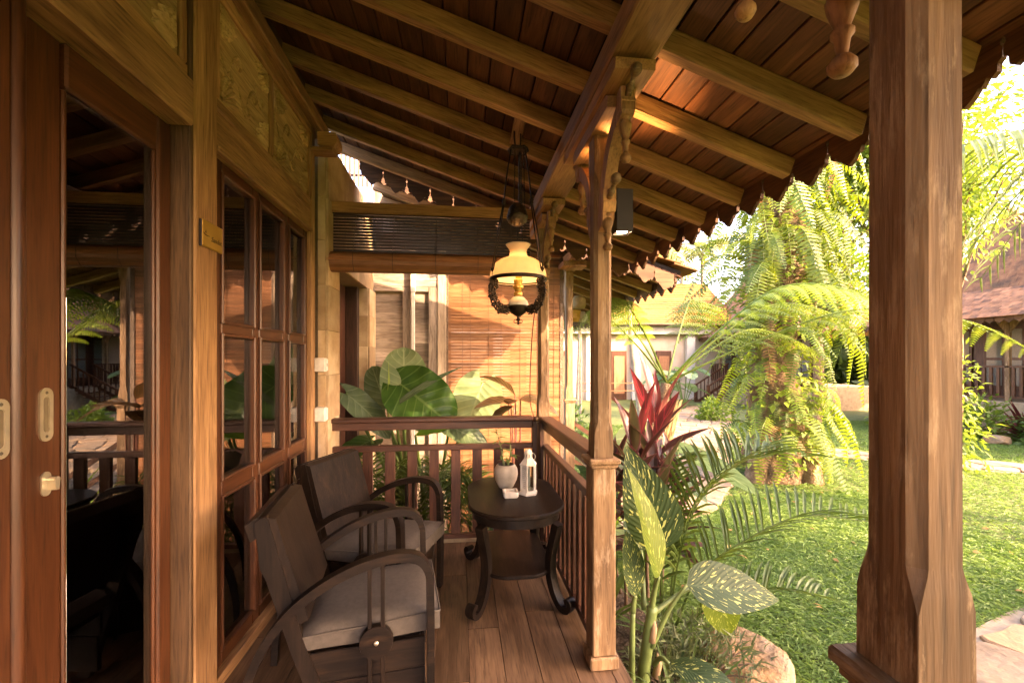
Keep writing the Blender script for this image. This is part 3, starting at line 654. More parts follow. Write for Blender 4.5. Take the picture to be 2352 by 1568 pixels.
# ================================================================== ROLLED BLIND AT THE FAR END
bl = thing('rolled_blind', 'half rolled slat blind, darkened against the light, hanging under the far tie beam', 'blind', (-.2, 3.2, 1.9))
dslat = wood('backlit_slat', (.018, .010, .007), (.05, .026, .016), axis='X', rough=.35, stain=.2)  # dark version of the slat wood: backlit shade painted into the colour
sm = MB().box((-.70, -.0015, -.0090), (.70, .0015, .0090), .001).mesh('slat')
for i in range(12):
    c = Vector((-.20, 3.2, 2.300-i*.0215)); o = link('slat', sm, dslat, bl, c-WP[bl.name], (.06, 0, 0)); WP[o.name] = c
rc = Vector((-.195, 3.155, 1.972)); rr = .068
sr = MB().box((-.70, -.0125, -.0015), (.70, .0125, .0015), .001).mesh('rolled_slat')
for i in range(17):
    a = 2*PI*i/17; c = rc+Vector((0, math.cos(a)*rr, math.sin(a)*rr)); o = link('rolled_slat', sr, M_slat('X'), bl, c-WP[bl.name], (a-PI/2, 0, 0)); WP[o.name] = c
for x in (-.898, .508): part('end_roll', MB().lathe([(.071, -.004), (.071, .004)], 24, Matrix.Translation((x, rc.y, rc.z)) @ Matrix.Rotation(PI/2, 4, 'Y')), dslat, bl)
for x in (-.72, -.46, -.17, .12, .36): part('cord', MB().tube([(x, 3.196, 2.31), (x, 3.085, 2.02), (x, 3.083, 1.95), (x, 3.12, 1.90)], .0018, 5), plain('cord', (.06, .035, .02)), bl)
part('head_rail', B((-.90, 3.18, 2.3115), (.50, 3.215, 2.3175), .001), dslat, bl)
# ================================================================== STONE WALL BEYOND THE CORNER
swl = thing('sandstone_wall', 'tall sandstone tile wall beyond the far corner of the house', 'wall', (-1.0, 3.7, GZ))
part('core', B((-1.15, 3.10, GZ), (-.895, 3.36, 2.78)), plain('stone_core', (.25, .18, .11), rough=.9), swl); part('core', B((-1.15, 3.361, 1.98), (-.895, 4.62, 2.78)), plain('stone_core', (.25, .18, .11)), swl)
part('core', B((-1.2, 4.34, GZ), (-.872, 4.62, 1.979)), plain('stone_core', (.25, .18, .11)), swl)
def clad_x(par, x, y0, y1, z0, z1, tw, th):       # tiles on a face looking +x
    z = z0; r = 0
    while z < z1-.01:
        zz = min(z+th, z1); y = y0
        while y < y1-.01:
            yy = min(y+tw, y1); part('stone_tile', B((x, y+.0008, z+.0008), (x+.016+random.uniform(0, .003), yy-.0008, zz-.0008), .002), M_stone(), par); y = yy
        z = zz; r += 1
def clad_y(par, y, x0, x1, z0, z1, tw, th):       # tiles on a face looking -y
    z = z0
    while z < z1-.01:
        zz = min(z+th, z1); x = x0
        while x < x1-.01:
            xx = min(x+tw, x1); part('stone_tile', B((x+.0008, y-.016-random.uniform(0, .003), z+.0008), (xx-.0008, y, zz-.0008), .002), M_stone(), par); x = xx
        z = zz
clad_x(swl, -.894, 3.084, 3.362, GZ, 1.98, .30, .30); clad_x(swl, -.894, 3.084, 4.62, 1.981, 2.78, .46, .40)
clad_y(swl, 3.10, -.945, -.8945, GZ, 2.78, .3, .30); clad_y(swl, 4.34, -1.2, -.8715, GZ, 1.979, .24, .29); clad_x(swl, -.871, 4.3245, 4.62, GZ, 1.979, .3, .29)
sd = thing('side_door', 'narrow dark timber door in the stone wall opening', 'door', (-1.05, 3.85, GZ))
part('leaf', B((-1.12, 3.363, GZ), (-1.06, 4.338, 1.978)), M_rail('Z'), sd); part('jamb', B((-1.059, 4.25, GZ), (-.95, 4.337, 1.978)), wood('dark_jamb', (.03, .014, .008), (.08, .035, .02), axis='Z'), sd)
for nm, z0, z1, lab in (('light_switch', 1.225, 1.315, 'white key-switch box on the corner post, upper one'), ('power_socket', .900, .992, 'white round socket box on the corner post above the railing, lower one')):
    T = thing(nm, lab, 'socket', (-.92, 3.05, z0)); part('box', B((-.9445, 3.01, z0), (-.878, 3.075, z1), .005), M_white(), T)
    part('face_plate', B((-.8775, 3.016, z0+.008), (-.874, 3.07, z1-.008), .001), plain('plate_white', (.8, .78, .72), rough=.35), T)
    if nm == 'power_socket': part('socket_well', MB().lathe([(.019, 0), (.019, .002), (.014, .0022), (.012, .001)], 14, Matrix.Translation((-.874, 3.043, (z0+z1)/2)) @ Matrix.Rotation(PI/2, 4, 'Y')), plain('plate_white', (.8, .78, .72)), T)
    else: part('rocker', B((-.8738, 3.036, z0+.035), (-.871, 3.05, z1-.035), .001), plain('rocker_grey', (.4, .38, .34)), T)
# ================================================================== ARMCHAIRS (local frame: faces +X, base centre at origin)
cush = rough_mat('cushion_cloth', (.066, .054, .043), (.090, .074, .059), scale=60, rough=.85, bump=.25, dist=.002, var=.05)
def chair(label, loc, rz):
    C = thing('armchair', label, 'armchair', (0, 0, 0), 'dark wood armchairs along the window', local=True)
    W = .225
    for s in (-1, 1):
        y = s*(W+.014)
        hoop = spline([(.325, y, 0), (.327, y, .25), (.325, y, .46), (.318, y, .535), (.285, y, .583), (.225, y, .603), (.13, y, .603), (.0, y, .578), (-.13, y, .530), (-.25, y, .460), (-.345, y, .365), (-.41, y, .25), (-.445, y, .12), (-.455, y, 0)], 5)
        part('arm_hoop', MB().strip(hoop, .044, .032, (0, 1, 0)), M_black('X'), C, smooth=True, sharp=50)
        # back leg and back stile in one slanting board
        part('back_leg', MB().prism([(-.395, .76), (-.355, .775), (-.345, .765), (-.205, .33), (-.06, 0), (-.125, 0), (-.255, .30), (-.352, .56), (-.375, .60)], s*(W-.02)-.014, s*(W-.02)+.014, 'Y'), M_black('Z'), C)
        for x in (.055, .11): part('spindle', B((x, y-.010, .03), (x+.018, y+.010, .585), .002), M_black('Z'), C)
        d = part('disc', MB().lathe([(.003, -.013), (.056, -.013), (.0575, -.009), (.0575, .009), (.056, .013), (.003, .013)], 28, Matrix.Translation((.092, y, .315)) @ Matrix.Rotation(PI/2, 4, 'X')), M_black('X'), C, smooth=True, sharp=40)
        part('disc_stud', MB().lathe([(.001, -.018), (.007, -.017), (.0085, -.0135), (.0085, .0135), (.007, .017), (.001, .018)], 12, Matrix.Translation((.092, y, .315)) @ Matrix.Rotation(PI/2, 4, 'X')), hm, d, smooth=True)
        part('side_board', B((-.18, s*(W-.03)-.011, .03), (.305, s*(W-.03)+.011, .175), .003), M_black('X'), C)
        part('side_board', B((-.20, s*(W-.03)-.011, .177), (.305, s*(W-.03)+.011, .285), .003), M_black('X'), C)
    part('front_board', B((.285, -.18, .12), (.305, .18, .285), .003), M_black('Y'), C)
    part('seat_board', B((-.2, -.18, .262), (.284, .18, .284), .003), M_black('Y'), C)
    for s in (-1, 1): part('front_leg', B((.27, s*.165-.02, 0), (.31, s*.165+.02, .118), .003), M_black('Z'), C)
    # backrest: bent sheet with thickness, a boxed top edge
    pr_ = [(-.215, .40), (-.26, .52), (-.305, .64), (-.345, .755)]; n = len(pr_)
    bk = MB()
    poly = [(a+.028, b+.008) for a, b in pr_]+[(-.36, .772), (-.385, .768)]+[(a-.016, b-.006) for a, b in pr_[::-1]]
    part('backrest', bk.prism(poly, -W+.012, W-.012, 'Y'), M_black('Z'), C)
    part('top_box', MB().prism([(-.435, .748), (-.387, .774), (-.372, .712), (-.415, .690)], -W+.013, W-.013, 'Y'), M_black('Y'), C)
    # cushion with puffed sides and a piping seam
    vs = []; fs = []; nx, ny = 14, 12
    x0, x1, yy = -.235, .372, .214
    def edge(t): return 1-abs(2*t-1)**9
    for top in (1, 0):
        for i in range(nx+1):
            for j in range(ny+1):
                u, v = i/nx, j/ny; e = edge(u)*edge(v)
                x = x0+(x1-x0)*u; base = .288; th = .082+.014*math.sin(PI*u)**.5*math.sin(PI*v)**.5
                z = base+(th*(.72+.28*e) if top else .012*(1-e))+.030*u*(1 if top else .4)
                vs.append((x, -yy+2*yy*v, z+.002*math.sin(9*u+5*v)))
    m = (nx+1)*(ny+1)
    for i in range(nx):
        for j in range(ny):
            a = i*(ny+1)+j; fs.append((a, a+ny+1, a+ny+2, a+1)); fs.append((m+a+1, m+a+ny+2, m+a+ny+1, m+a))
    rim = [i*(ny+1) for i in range(nx+1)]+[nx*(ny+1)+j for j in range(1, ny+1)]+[i*(ny+1)+ny for i in range(nx-1, -1, -1)]+[j for j in range(ny-1, 0, -1)]
    for a, b in zip(rim, rim[1:]+rim[:1]): fs.append((a, b, m+b, m+a)[::-1])
    cu_ = part('seat_cushion', MB().add(vs, fs), cush, C, smooth=True, sharp=60)
    part('piping', MB().tube([vs[i] for i in rim]+[vs[rim[0]]], .004, 6, cap=False), cush, cu_, smooth=True)
    for ch in C.children:
        if ch.name.startswith('disc'): ch.location.x *= .8; continue
        for ob_ in [ch]+list(ch.children):
            for v in ob_.data.vertices: v.co.x *= .8
            ob_.location.x *= .8
    C.location = loc; C.rotation_euler = (0, 0, rz); return C
chair('dark wood armchair with grey cushion, the one nearest the camera', (-.400, 1.83, 0), math.radians(8))
chair('dark wood armchair with grey cushion, the farther one beside the end railing', (-.445, 2.46, 0), math.radians(-20))
# ================================================================== SIDE TABLE
tb = thing('side_table', 'dark two-tier side table with rounded top beside the railing', 'table', (.30, 2.58, 0))
def rrect(cx, cy_, a, b, r, n=10):
    out = []
    for qx, qy, s in ((1, 1, 0), (-1, 1, 90), (-1, -1, 180), (1, -1, 270)):
        for i in range(n+1):
            t = math.radians(s+90*i/n); out.append((cx+qx*(a-r)+r*math.cos(t), cy_+qy*(b-r)+r*math.sin(t)))
    return out
TX, TY = .305, 2.585
def slab(poly, z0, z1, c=.005):
    cx = sum(p[0] for p in poly)/len(poly); cy2 = sum(p[1] for p in poly)/len(poly); n = len(poly); mb = MB()
    ins = [(cx+(x-cx)*(1-c/.25), cy2+(y-cy2)*(1-c/.35)) for x, y in poly]
    vs = [(*p, z0) for p in ins]+[(*p, z0+c) for p in poly]+[(*p, z1-c) for p in poly]+[(*p, z1) for p in ins]
    fs = [tuple(range(n-1, -1, -1)), tuple(3*n+i for i in range(n))]+[(k*n+i, k*n+(i+1) % n, (k+1)*n+(i+1) % n, (k+1)*n+i) for k in range(3) for i in range(n)]
    return mb.add(vs, fs)
part('table_top', slab(rrect(TX, TY, .262, .395, .235, 14), .498, .522, .006), M_black('Y'), tb, smooth=True, sharp=35)
part('apron', slab(rrect(TX, TY, .236, .366, .215, 14), .445, .4975, .002), M_black('Y'), tb, smooth=True, sharp=35)
part('lower_shelf', slab(rrect(TX, TY, .185, .315, .13, 12), .168, .188, .004), M_black('Y'), tb, smooth=True, sharp=35)
for sx in (-1, 1):
    for sy in (-1, 1):
        bx, by = TX+sx*.18, TY+sy*.27
        d = Vector((sx*.62, sy*.78, 0)).normalized()
        prof = [(.035, .444), (.012, .36), (-.012, .26), (-.012, .17), (.012, .09), (.05, .035), (.085, .018), (.115, .028), (.125, .052), (.112, .070), (.095, .064)]
        pts = spline([(bx+d.x*a, by+d.y*a, z) for a, z in prof], 4)
        side = Vector((-d.y, d.x, 0)); lg = MB(); m = len(pts); vs = []
        for i, p in enumerate(pts):
            t = (pts[min(i+1, m-1)]-pts[max(i-1, 0)]).normalized(); nn = t.cross(side).normalized(); f_ = i/(m-1); th = .020-.006*f_ if f_ < .7 else .012
            for a, b in ((-1, -1), (1, -1), (1, 1), (-1, 1)): vs.append(p+side*(a*.024)+nn*(b*th))
        fs = [(i*4+k, i*4+(k+1) % 4, (i+1)*4+(k+1) % 4, (i+1)*4+k) for i in range(m-1) for k in range(4)]+[(3, 2, 1, 0), tuple((m-1)*4+k for k in range(4))]
        zmin = min(v.z for v in vs); vs = [v-Vector((0, 0, zmin)) if v.z < .1 else v for v in vs]
        part('leg', lg.add(vs, fs), M_black('Z'), tb, smooth=True, sharp=45)
# ---- potted plant
TZ = .5225
pp = thing('potted_plant', 'round cream pot with a small leafy cutting on the side table', 'plant', (.275, 2.70, TZ))
potm = rough_mat('pot_glaze', (.52, .43, .32), (.72, .64, .52), scale=9, rough=.6, spots=(.40, .31, .21), bump=.2, dist=.003)
part('pot', MB().lathe([(.001, .0), (.036, .0), (.044, .006), (.066, .05), (.0735, .085), (.070, .115), (.058, .138), (.050, .143), (.047, .140), (.052, .125), (.05, .12), (.001, .12)], 32, Matrix.Translation((.275, 2.70, TZ))), potm, pp, smooth=True, sharp=40)
part('inner_pot', MB().lathe([(.052, .118), (.0475, .1455), (.0445, .1455), (.042, .125), (.001, .125)], 24, Matrix.Translation((.275, 2.70, TZ)), cap=False), plain('inner_pot', (.04, .028, .02)), pp, smooth=True)
lfm = leafmat('cutting_leaf', (.10, .17, .04), (.19, .27, .07), vein=(.2, .28, .1), trans=.35)
for (dx, dy, h, lean) in ((-.012, 0, .225, (-.045, .01)), (.012, .006, .14, (.016, .0)), (.0, -.012, .10, (.03, -.01)), (-.006, .012, .07, (-.02, .02))):
    b0 = Vector((.275+dx, 2.70+dy, TZ+.122)); tp = b0+Vector((lean[0], lean[1], h)); pts = spline([b0, b0.lerp(tp, .5)+Vector((.006, 0, 0)), tp], 5)
    stp = part('stem', MB().tube(pts, [.0055-.0025*i/10 for i in range(11)], 7), plain('cut_stem', (.16, .2, .07)), pp, smooth=True)
    nl = 9 if h > .2 else 4 if h > .08 else 0
    for q in range(nl):
        tq = .35+.65*q/max(1, nl-1); p = pts[min(10, int(tq*10))]; a = q*2.4+h*20
        d = Vector((math.cos(a), math.sin(a), .55 if tq > .9 else .25))
        part('leaf', leaf_mb(.062 if h > .2 else .075, .026 if h > .2 else .034, 'lance', .35, .15, 8, 4, M=frame(p, d)), lfm, stp, smooth=True)
# ---- ashtray
at = thing('ashtray', 'small square white ceramic ashtray in front of the pot', 'ashtray', (.283, 2.525, TZ))
o_, i_ = rrect(.283, 2.525, .043, .043, .014, 5), rrect(.283, 2.525, .034, .034, .012, 5); n = len(o_)
vs = [(*p, TZ) for p in rrect(.283, 2.525, .038, .038, .012, 5)]+[(*p, TZ+.008) for p in o_]+[(*p, TZ+.034) for p in o_]+[(*p, TZ+.034) for p in i_]+[(*p, TZ+.010) for p in i_]
for i in range(2*n, 4*n):
    if abs(vs[i][0]-.262) < .007 and vs[i][1] < 2.5 or abs(vs[i][0]-.304) < .007 and vs[i][1] > 2.55: vs[i] = (*vs[i][:2], vs[i][2]-.007)
fs = [(k*n+i, k*n+(i+1) % n, (k+1)*n+(i+1) % n, (k+1)*n+i) for k in range(4) for i in range(n)]+[tuple(range(n-1, -1, -1)), tuple(4*n+i for i in range(n))]
part('bowl', MB().add(vs, fs), plain('white_ceramic', (.76, .72, .64), rough=.3), at, smooth=True, sharp=40)
# ---- lantern
ln = thing('lantern', 'white metal hexagonal candle lantern on the side table', 'lantern', (.392, 2.565, TZ))
LX, LY = .392, 2.565; wm = plain('lantern_white', (.72, .68, .60), rough=.4)
def hexp(r, z, rot=0): return [(LX+r*math.cos(PI/3*i+rot), LY+r*math.sin(PI/3*i+rot), z) for i in range(6)]
HR = math.radians(12)
def hexsolid(levels):
    vs = []; 
    for r, z in levels: vs += hexp(r, z, HR)
    m = len(levels); return MB().add(vs, [(k*6+i, k*6+(i+1) % 6, (k+1)*6+(i+1) % 6, (k+1)*6+i) for k in range(m-1) for i in range(6)]+[(5, 4, 3, 2, 1, 0), tuple((m-1)*6+i for i in range(6))])
part('base', hexsolid([(.057, TZ), (.057, TZ+.012), (.049, TZ+.02), (.047, TZ+.026)]), wm, ln)
for i in range(6):
    a = PI/3*i+HR; p = Vector((LX+.044*math.cos(a), LY+.044*math.sin(a), 0))
    part('corner_bar', MB().tube([p+Vector((0, 0, TZ+.026)), p+Vector((0, 0, TZ+.168))], .0052, 6), wm, ln)
    a2 = a+PI/6; q = Vector((LX+.037*math.cos(a2), LY+.037*math.sin(a2), TZ+.097)); M = Matrix.Translation(q) @ Matrix.Rotation(a2, 4, 'Z')
    if i % 2 == 0: part('pane', MB().box((-.0008, -.018, -.07), (.0008, .018, .07), .0002, M), glassmat('lantern_glass', (.93, .95, .92), 1.35), ln)
    else:
        pm = part('pierced_panel', MB().box((-.001, -.018, -.07), (.001, .018, .07), .0003, M), wm, ln)
        for z in range(-5, 6):
            for yv in (-.006, .006): part('piercing', MB().lathe([(.0024, 0), (.0024, .0003)], 6, M @ Matrix.Translation((.0012, yv, z*.011)) @ Matrix.Rotation(PI/2, 4, 'Y')), plain('piercing', (.14, .11, .08)), pm)
part('roof', hexsolid([(.052, TZ+.168), (.053, TZ+.174), (.026, TZ+.206), (.026, TZ+.208)]), wm, ln)
ch_ = part('chimney', MB().lathe([(.024, .208), (.0245, .236), (.022, .246), (.014, .256), (.002, .260)], 18, Matrix.Translation((LX, LY, TZ))), wm, ln, smooth=True, sharp=50)
for i in range(9): a = 2*PI*i/9; part('slot', MB().box((-.0006, -.0022, -.009), (.0006, .0022, .009), .0003, Matrix.Translation((LX, LY, TZ+.224)) @ Matrix.Rotation(a, 4, 'Z') @ Matrix.Translation((.0250, 0, 0))), plain('piercing', (.14, .11, .08)), ch_)
part('ring', MB().tube([(LX+.024*math.cos(t*PI/8)+.018, LY, TZ+.214+.024*math.sin(t*PI/8)) for t in range(-3, 9)], .0013, 6), wm, ln)
part('candle', MB().lathe([(.017, .0265), (.017, .038), (.003, .038)], 16, Matrix.Translation((LX, LY, TZ))), plain('wax', (.75, .7, .6), rough=.5), ln)
# ================================================================== HANGING OIL LAMP
hl = thing('hanging_lamp', 'antique hanging oil lamp with cream glass shade and iron scrollwork', 'lamp', (.318, 2.45, 1.50))
HX, HY = .318, 2.45
def at_(z): return Matrix.Translation((HX, HY, z))
shade_m = plain('opal_glass', (.84, .74, .55), rough=.25, emis=(1, .72, .38), es=.006, trans=.5)
prof = [(.156, 1.742), (.158, 1.752), (.157, 1.775), (.148, 1.805), (.130, 1.833), (.104, 1.853), (.074, 1.866), (.054, 1.874), (.048, 1.886), (.046, 1.902), (.051, 1.917), (.064, 1.934), (.070, 1.941)]
prof = [(r, z) for r, z in prof]+[(r-.003, z) for r, z in prof[::-1]]
part('shade', MB().lathe(prof, 48, Matrix.Translation((HX, HY, 0)), cap=False), shade_m, hl, smooth=True)
part('shade_rim', MB().lathe([(.1555, 1.736), (.1595, 1.740), (.1595, 1.755), (.157, 1.757), (.1535, 1.752), (.1535, 1.738), (.1555, 1.736)], 48, Matrix.Translation((HX, HY, 0)), cap=False), M_iron(), hl, smooth=True)
part('burner', MB().lathe([(.020, 1.655), (.026, 1.662), (.026, 1.674), (.019, 1.680), (.023, 1.695), (.031, 1.700), (.031, 1.712), (.022, 1.717), (.024, 1.735), (.026, 1.745), (.016, 1.750), (.015, 1.765)], 24, Matrix.Translation((HX, HY, 0))), M_brass(), hl, smooth=True, sharp=35)
part('font', MB().lathe([(.02, 1.655), (.034, 1.648), (.052, 1.628), (.058, 1.608), (.055, 1.60), (.03, 1.597)], 32, Matrix.Translation((HX, HY, 0))), plain('opal_white', (.72, .68, .56), rough=.2), hl, smooth=True, sharp=60)
part('basket', MB().lathe([(.058, 1.602), (.060, 1.596), (.055, 1.580), (.042, 1.562), (.022, 1.549), (.008, 1.543), (.007, 1.532), (.012, 1.528), (.008, 1.522), (.004, 1.512), (.009, 1.506), (.003, 1.496)], 20, Matrix.Translation((HX, HY, 0))), M_iron(), hl, smooth=True, sharp=30)
for s in (-1, 1): part('drop_scroll', MB().tube(spline([(HX, HY, 1.512), (HX+s*.018, HY, 1.507), (HX+s*.024, HY, 1.519), (HX+s*.014, HY, 1.527), (HX+s*.008, HY, 1.519)], 5), .0022, 6), M_iron(), hl, smooth=True)
# three cast scroll arms, each a spine with rings, leaves and curls
def scroll_arm(ang):
    d = Vector((math.cos(ang), math.sin(ang), 0)); cm = MB(); o = Vector((HX, HY, 0))
    def q(r, z, t=0): return o+d*r+Vector((0, 0, z))+Vector((-d.y, d.x, 0))*t
    spine = spline([q(.052, 1.585), q(.085, 1.578), (q(.118, 1.592)), q(.146, 1.628), q(.158, 1.672), q(.150, 1.712), q(.146, 1.738)], 7)
    cm.tube(spine, .0065, 7)
    outer = spline([q(.055, 1.572), q(.09, 1.560), q(.128, 1.572), q(.160, 1.612), q(.174, 1.665), q(.165, 1.705)], 7); cm.tube(outer, .0052, 6)
    for i in range(3, len(outer)-2, 3):
        j = min(len(spine)-1, int(i/len(outer)*len(spine))); cm.tube([spine[j], outer[i]], .0036, 5)
    rr_ = random.Random(int(ang*10))
    for i in range(2, len(spine)-1, 2):          # curls on the inner side
        p = spine[i]; t = (spine[min(i+1, len(spine)-1)]-spine[i-1]).normalized(); nn = Vector((-d.y, d.x, 0)).cross(t)
        for sg in (1, -1):
            rad = rr_.uniform(.009, .014); c = p+nn*(rad*1.1*sg)+Vector((-d.y, d.x, 0))*rr_.uniform(-.008, .008)
            cm.tube([c+(nn*math.cos(a)+t*math.sin(a))*rad*(1-.06*k) for k, a in enumerate([x*.6 for x in range(10)])], .0042, 5)
    for (r, z) in ((.172, 1.700), (.165, 1.718), (.140, 1.745), (.12, 1.56), (.155, 1.60), (.128, 1.70)):
        cm.lathe([(.001, -.010), (.010, -.002), (.006, .008), (.001, .014)], 6, Matrix.Translation(q(r, z)))
    return cm
for a in (200, 318, 78): part('scroll_arm', scroll_arm(math.radians(a)), M_iron(), hl, smooth=True)
part('arm_strut', MB().tube([(HX-.055, HY-.02, 1.588), (HX-.012, HY-.01, 1.672)], .003, 6), M_iron(), hl)
# pulley weight, canopy, rods and chains
part('counterweight', MB().lathe([(.006, 2.044), (.030, 2.050), (.052, 2.068), (.060, 2.092), (.059, 2.104), (.054, 2.110), (.053, 2.122), (.044, 2.148), (.028, 2.166), (.006, 2.174)], 28, Matrix.Translation((HX-.005, HY, 0))), rough_mat('cast_weight', (.03, .022, .014), (.12, .09, .05), scale=26, rough=.35, metal=.85, bump=1., dist=.006), hl, smooth=True, sharp=40)
cz = 2.47
part('canopy', MB().lathe([(.012, cz+.018), (.03, cz+.012), (.048, cz), (.050, cz-.008), (.04, cz-.012), (.006, cz-.010)], 18, Matrix.Translation((HX, HY, 0))).tube([(HX+.055*math.cos(a), HY+.055*math.sin(a), cz-.004+.006*math.sin(5*a)) for a in [x*.4 for x in range(17)]], .006, 6), M_iron(), hl, smooth=True)
part('hook', MB().tube([(HX-.022, HY, 2.62), (HX-.022, HY, 2.54), (HX-.015, HY, cz+.01)], .005, 7).tube([(HX+.015, HY, 2.60), (HX+.012, HY, cz+.01)], .004, 7), M_iron(), hl)
def chain(mb, a, b, link_=.012, r=.0016):
    a, b = Vector(a), Vector(b); L = (b-a).length; n = max(2, int(L/(link_*.8))); d = (b-a).normalized(); s1 = d.orthogonal().normalized(); s2 = d.cross(s1)
    for i in range(n):
        c = a+(b-a)*((i+.5)/n); s = s1 if i % 2 else s2
        mb.tube([c+d*(math.cos(t*PI/3)*link_*.55)+s*(math.sin(t*PI/3)*link_*.3) for t in range(7)], r, 4, cap=False)
    return mb
for i, a in enumerate((200, 318, 78)):
    an = math.radians(a); d = Vector((math.cos(an), math.sin(an), 0)); o = Vector((HX, HY, 0))
    top = o+d*.045+Vector((0, 0, cz-.006)); mid = o+d*.088+Vector((0, 0, 2.165)); low = o+d*.155+Vector((0, 0, 1.79)); bot = o+d*.150+Vector((0, 0, 1.742))
    rod = MB().tube(spline([top, top.lerp(mid, .5)+d*.004, mid], 4), .0042, 6)
    rod.lathe([(.004, -.02), (.012, -.008), (.009, .0), (.013, .008), (.004, .02)], 8, Matrix.Translation(mid))
    part('rod', rod, M_iron(), hl, smooth=True)
    for sgn in (-1, 1):
        sd_ = Vector((-d.y, d.x, 0))*(.010*sgn); part('rod', MB().tube([mid+sd_*.6, mid.lerp(low, .5)+sd_*1.6, low+sd_], .0032, 6), M_iron(), hl, smooth=True)
    hp = MB(); chain(hp, low, bot, .02, .0022); hp.lathe([(.001, -.016), (.012, -.004), (.014, .004), (.001, .014)], 5, Matrix.Translation(low)); part('chain', hp, M_iron(), hl)
for (dx, dy, z1) in ((-.02, -.015, 2.15), (.01, .0, 2.17), (.018, .012, 2.17), (.03, -.01, 2.02)): part('chain', chain(MB(), (HX+dx, HY+dy, cz-.01), (HX+dx*1.2, HY+dy, z1), .012), M_iron(), hl)
part('lamp_cable', MB().tube(spline([(HX+.10, HY+.02, 1.60), (HX+.105, HY+.16, 1.45), (HX+.125, HY+.36, 1.22), (HX+.15, HY+.52, 1.02), (HX+.19, HY+.62, .905)], 8), .0032, 6), plain('cable', (.06, .02, .012), rough=.5), hl, smooth=True)
pl = bpy.data.lights.new('lamp_bulb', 'POINT'); pl.energy = .3; pl.color = (1, .62, .28); pl.shadow_soft_size = .03
plo = bpy.data.objects.new('lamp_bulb', pl); COL.objects.link(plo); plo.parent = hl; plo.location = Vector((HX, HY, 1.79))-WP[hl.name]
# ================================================================== BLACK UP/DOWN WALL LAMP ON THE MIDDLE POST
wl = thing('wall_lamp', 'black square up-and-down wall lamp on the middle post', 'lamp', (.70, 1.87, 1.85))
bm_ = plain('black_powder', (.012, .011, .011), rough=.5)
wb = MB(); x0, x1, y0, y1 = .664, .736, 1.835, 1.905
for lo, hi in (((x0, y0, 1.853), (x0+.003, y1, 2.035)), ((x1-.003, y0, 1.853), (x1, y1, 2.035)), ((x0+.0031, y0, 1.853), (x1-.0031, y0+.003, 2.035)), ((x0+.0031, y1-.003, 1.853), (x1-.0031, y1, 2.035))): wb.box(lo, hi, .0005)
part('housing', wb, bm_, wl); part('mount', B((.640, 1.85, 1.91), (.6615, 1.89, 1.98)), bm_, wl)
lensm = plain('lit_lens', (.9, .8, .6), emis=(1, .74, .42), es=9.)
for z in (1.858, 2.022): part('lens', MB().lathe([(.022, z), (.022, z+.004)], 20, Matrix.Translation((.700, 1.87, 0))), lensm, wl)
for nm, z, rot, en in (('up_light', 2.04, (PI, 0, 0), 3.), ('down_light', 1.85, (0, 0, 0), 1.)):
    L_ = bpy.data.lights.new(nm, 'SPOT'); L_.energy = en; L_.color = (1, .56, .2); L_.spot_size = math.radians(95); L_.spot_blend = .6; L_.shadow_soft_size = .025
    lo_ = bpy.data.objects.new(nm, L_); COL.objects.link(lo_); lo_.parent = wl; lo_.location = Vector((.700, 1.87, z))-WP[wl.name]; lo_.rotation_euler = rot
# ================================================================== NEIGHBOURING VILLA (end wall, blind, veranda roof)
NY = 4.62
nv = thing('neighbour_wall', 'weathered grey timber end wall of the neighbouring villa', 'wall', (-.5, NY, GZ))
z = GZ; i = 0
while z < 2.04:
    hh = random.choice((.17, .19, .21)); z1 = min(z+hh, 2.04)
    for (a, b) in ((-.868, -.588), (-.508, -.328)): part('plank', B((a, NY+.03, z+.001), (b, NY+.05+random.uniform(-.003, .003), z1-.001), .002), M_grey('X'), nv)
    z = z1
part('backing', B((-.868, NY+.056, GZ), (-.1, NY+.10, 2.6)), plain('wall_back', (.12, .09, .07)), nv)
part('mullion', B((-.587, NY, GZ), (-.509, NY+.05, 2.045)), M_grey('Z'), nv); part('stile', B((-.327, NY-.003, GZ), (-.236, NY+.05, 2.045)), M_grey('Z'), nv)
part('rail', B((-.868, NY-.001, 2.0), (-.588, NY+.028, 2.046)), M_grey('X'), nv); part('rail', B((-.508, NY-.001, 2.0), (-.328, NY+.028, 2.046)), M_grey('X'), nv)
part('head', B((-1.2, NY+.002, 2.047), (-.236, NY+.05, 2.42)), M_grey('X'), nv)
part('corner_post', B((-.2355, NY-.012, GZ), (-.148, NY+.06, 2.42)), wood('pale_post', (.34, .25, .17), (.60, .49, .36), axis='Z', rough=.8), nv)
dp = thing('downpipe', 'white square downpipe on the grey timber wall', 'pipe', (-.475, NY-.03, GZ))
part('pipe', B((-.495, NY-.046, GZ), (-.462, NY-.008, 1.99), .003), M_white(), dp); part('socket', B((-.502, NY-.052, 1.992), (-.455, NY-.008, 2.40), .003), M_white(), dp)
nb = thing('lowered_blind', 'lowered orange-brown slat blind closing the neighbouring veranda', 'blind', (.46, NY, GZ))
sm2 = MB().box((-.596, -.0018, -.0150), (.596, .0018, .0150), .001).mesh('slat')
for i in range(93):
    c = Vector((.462+random.uniform(-.002, .002), NY+random.uniform(-.001, .001), 2.36-i*.0315)); o = link('slat', sm2, M_slat('X'), nb, c-WP[nb.name], (.10, 0, 0)); WP[o.name] = c
for x in (-.143, 1.066): part('edge_tape', B((x-.022, NY-.008, GZ+.05), (x+.018, NY-.002, 2.38)), rough_mat('tape', (.12, .075, .045), (.2, .13, .08), scale=25, rough=.5, bump=.8), nb)
for x in (.02, .10, .29, .42, .62, .80, .98): part('cord', MB().tube([(x, NY-.006, 2.37), (x, NY-.006, GZ+.1)], .0016, 4), plain('cord2', (.16, .07, .03)), nb)
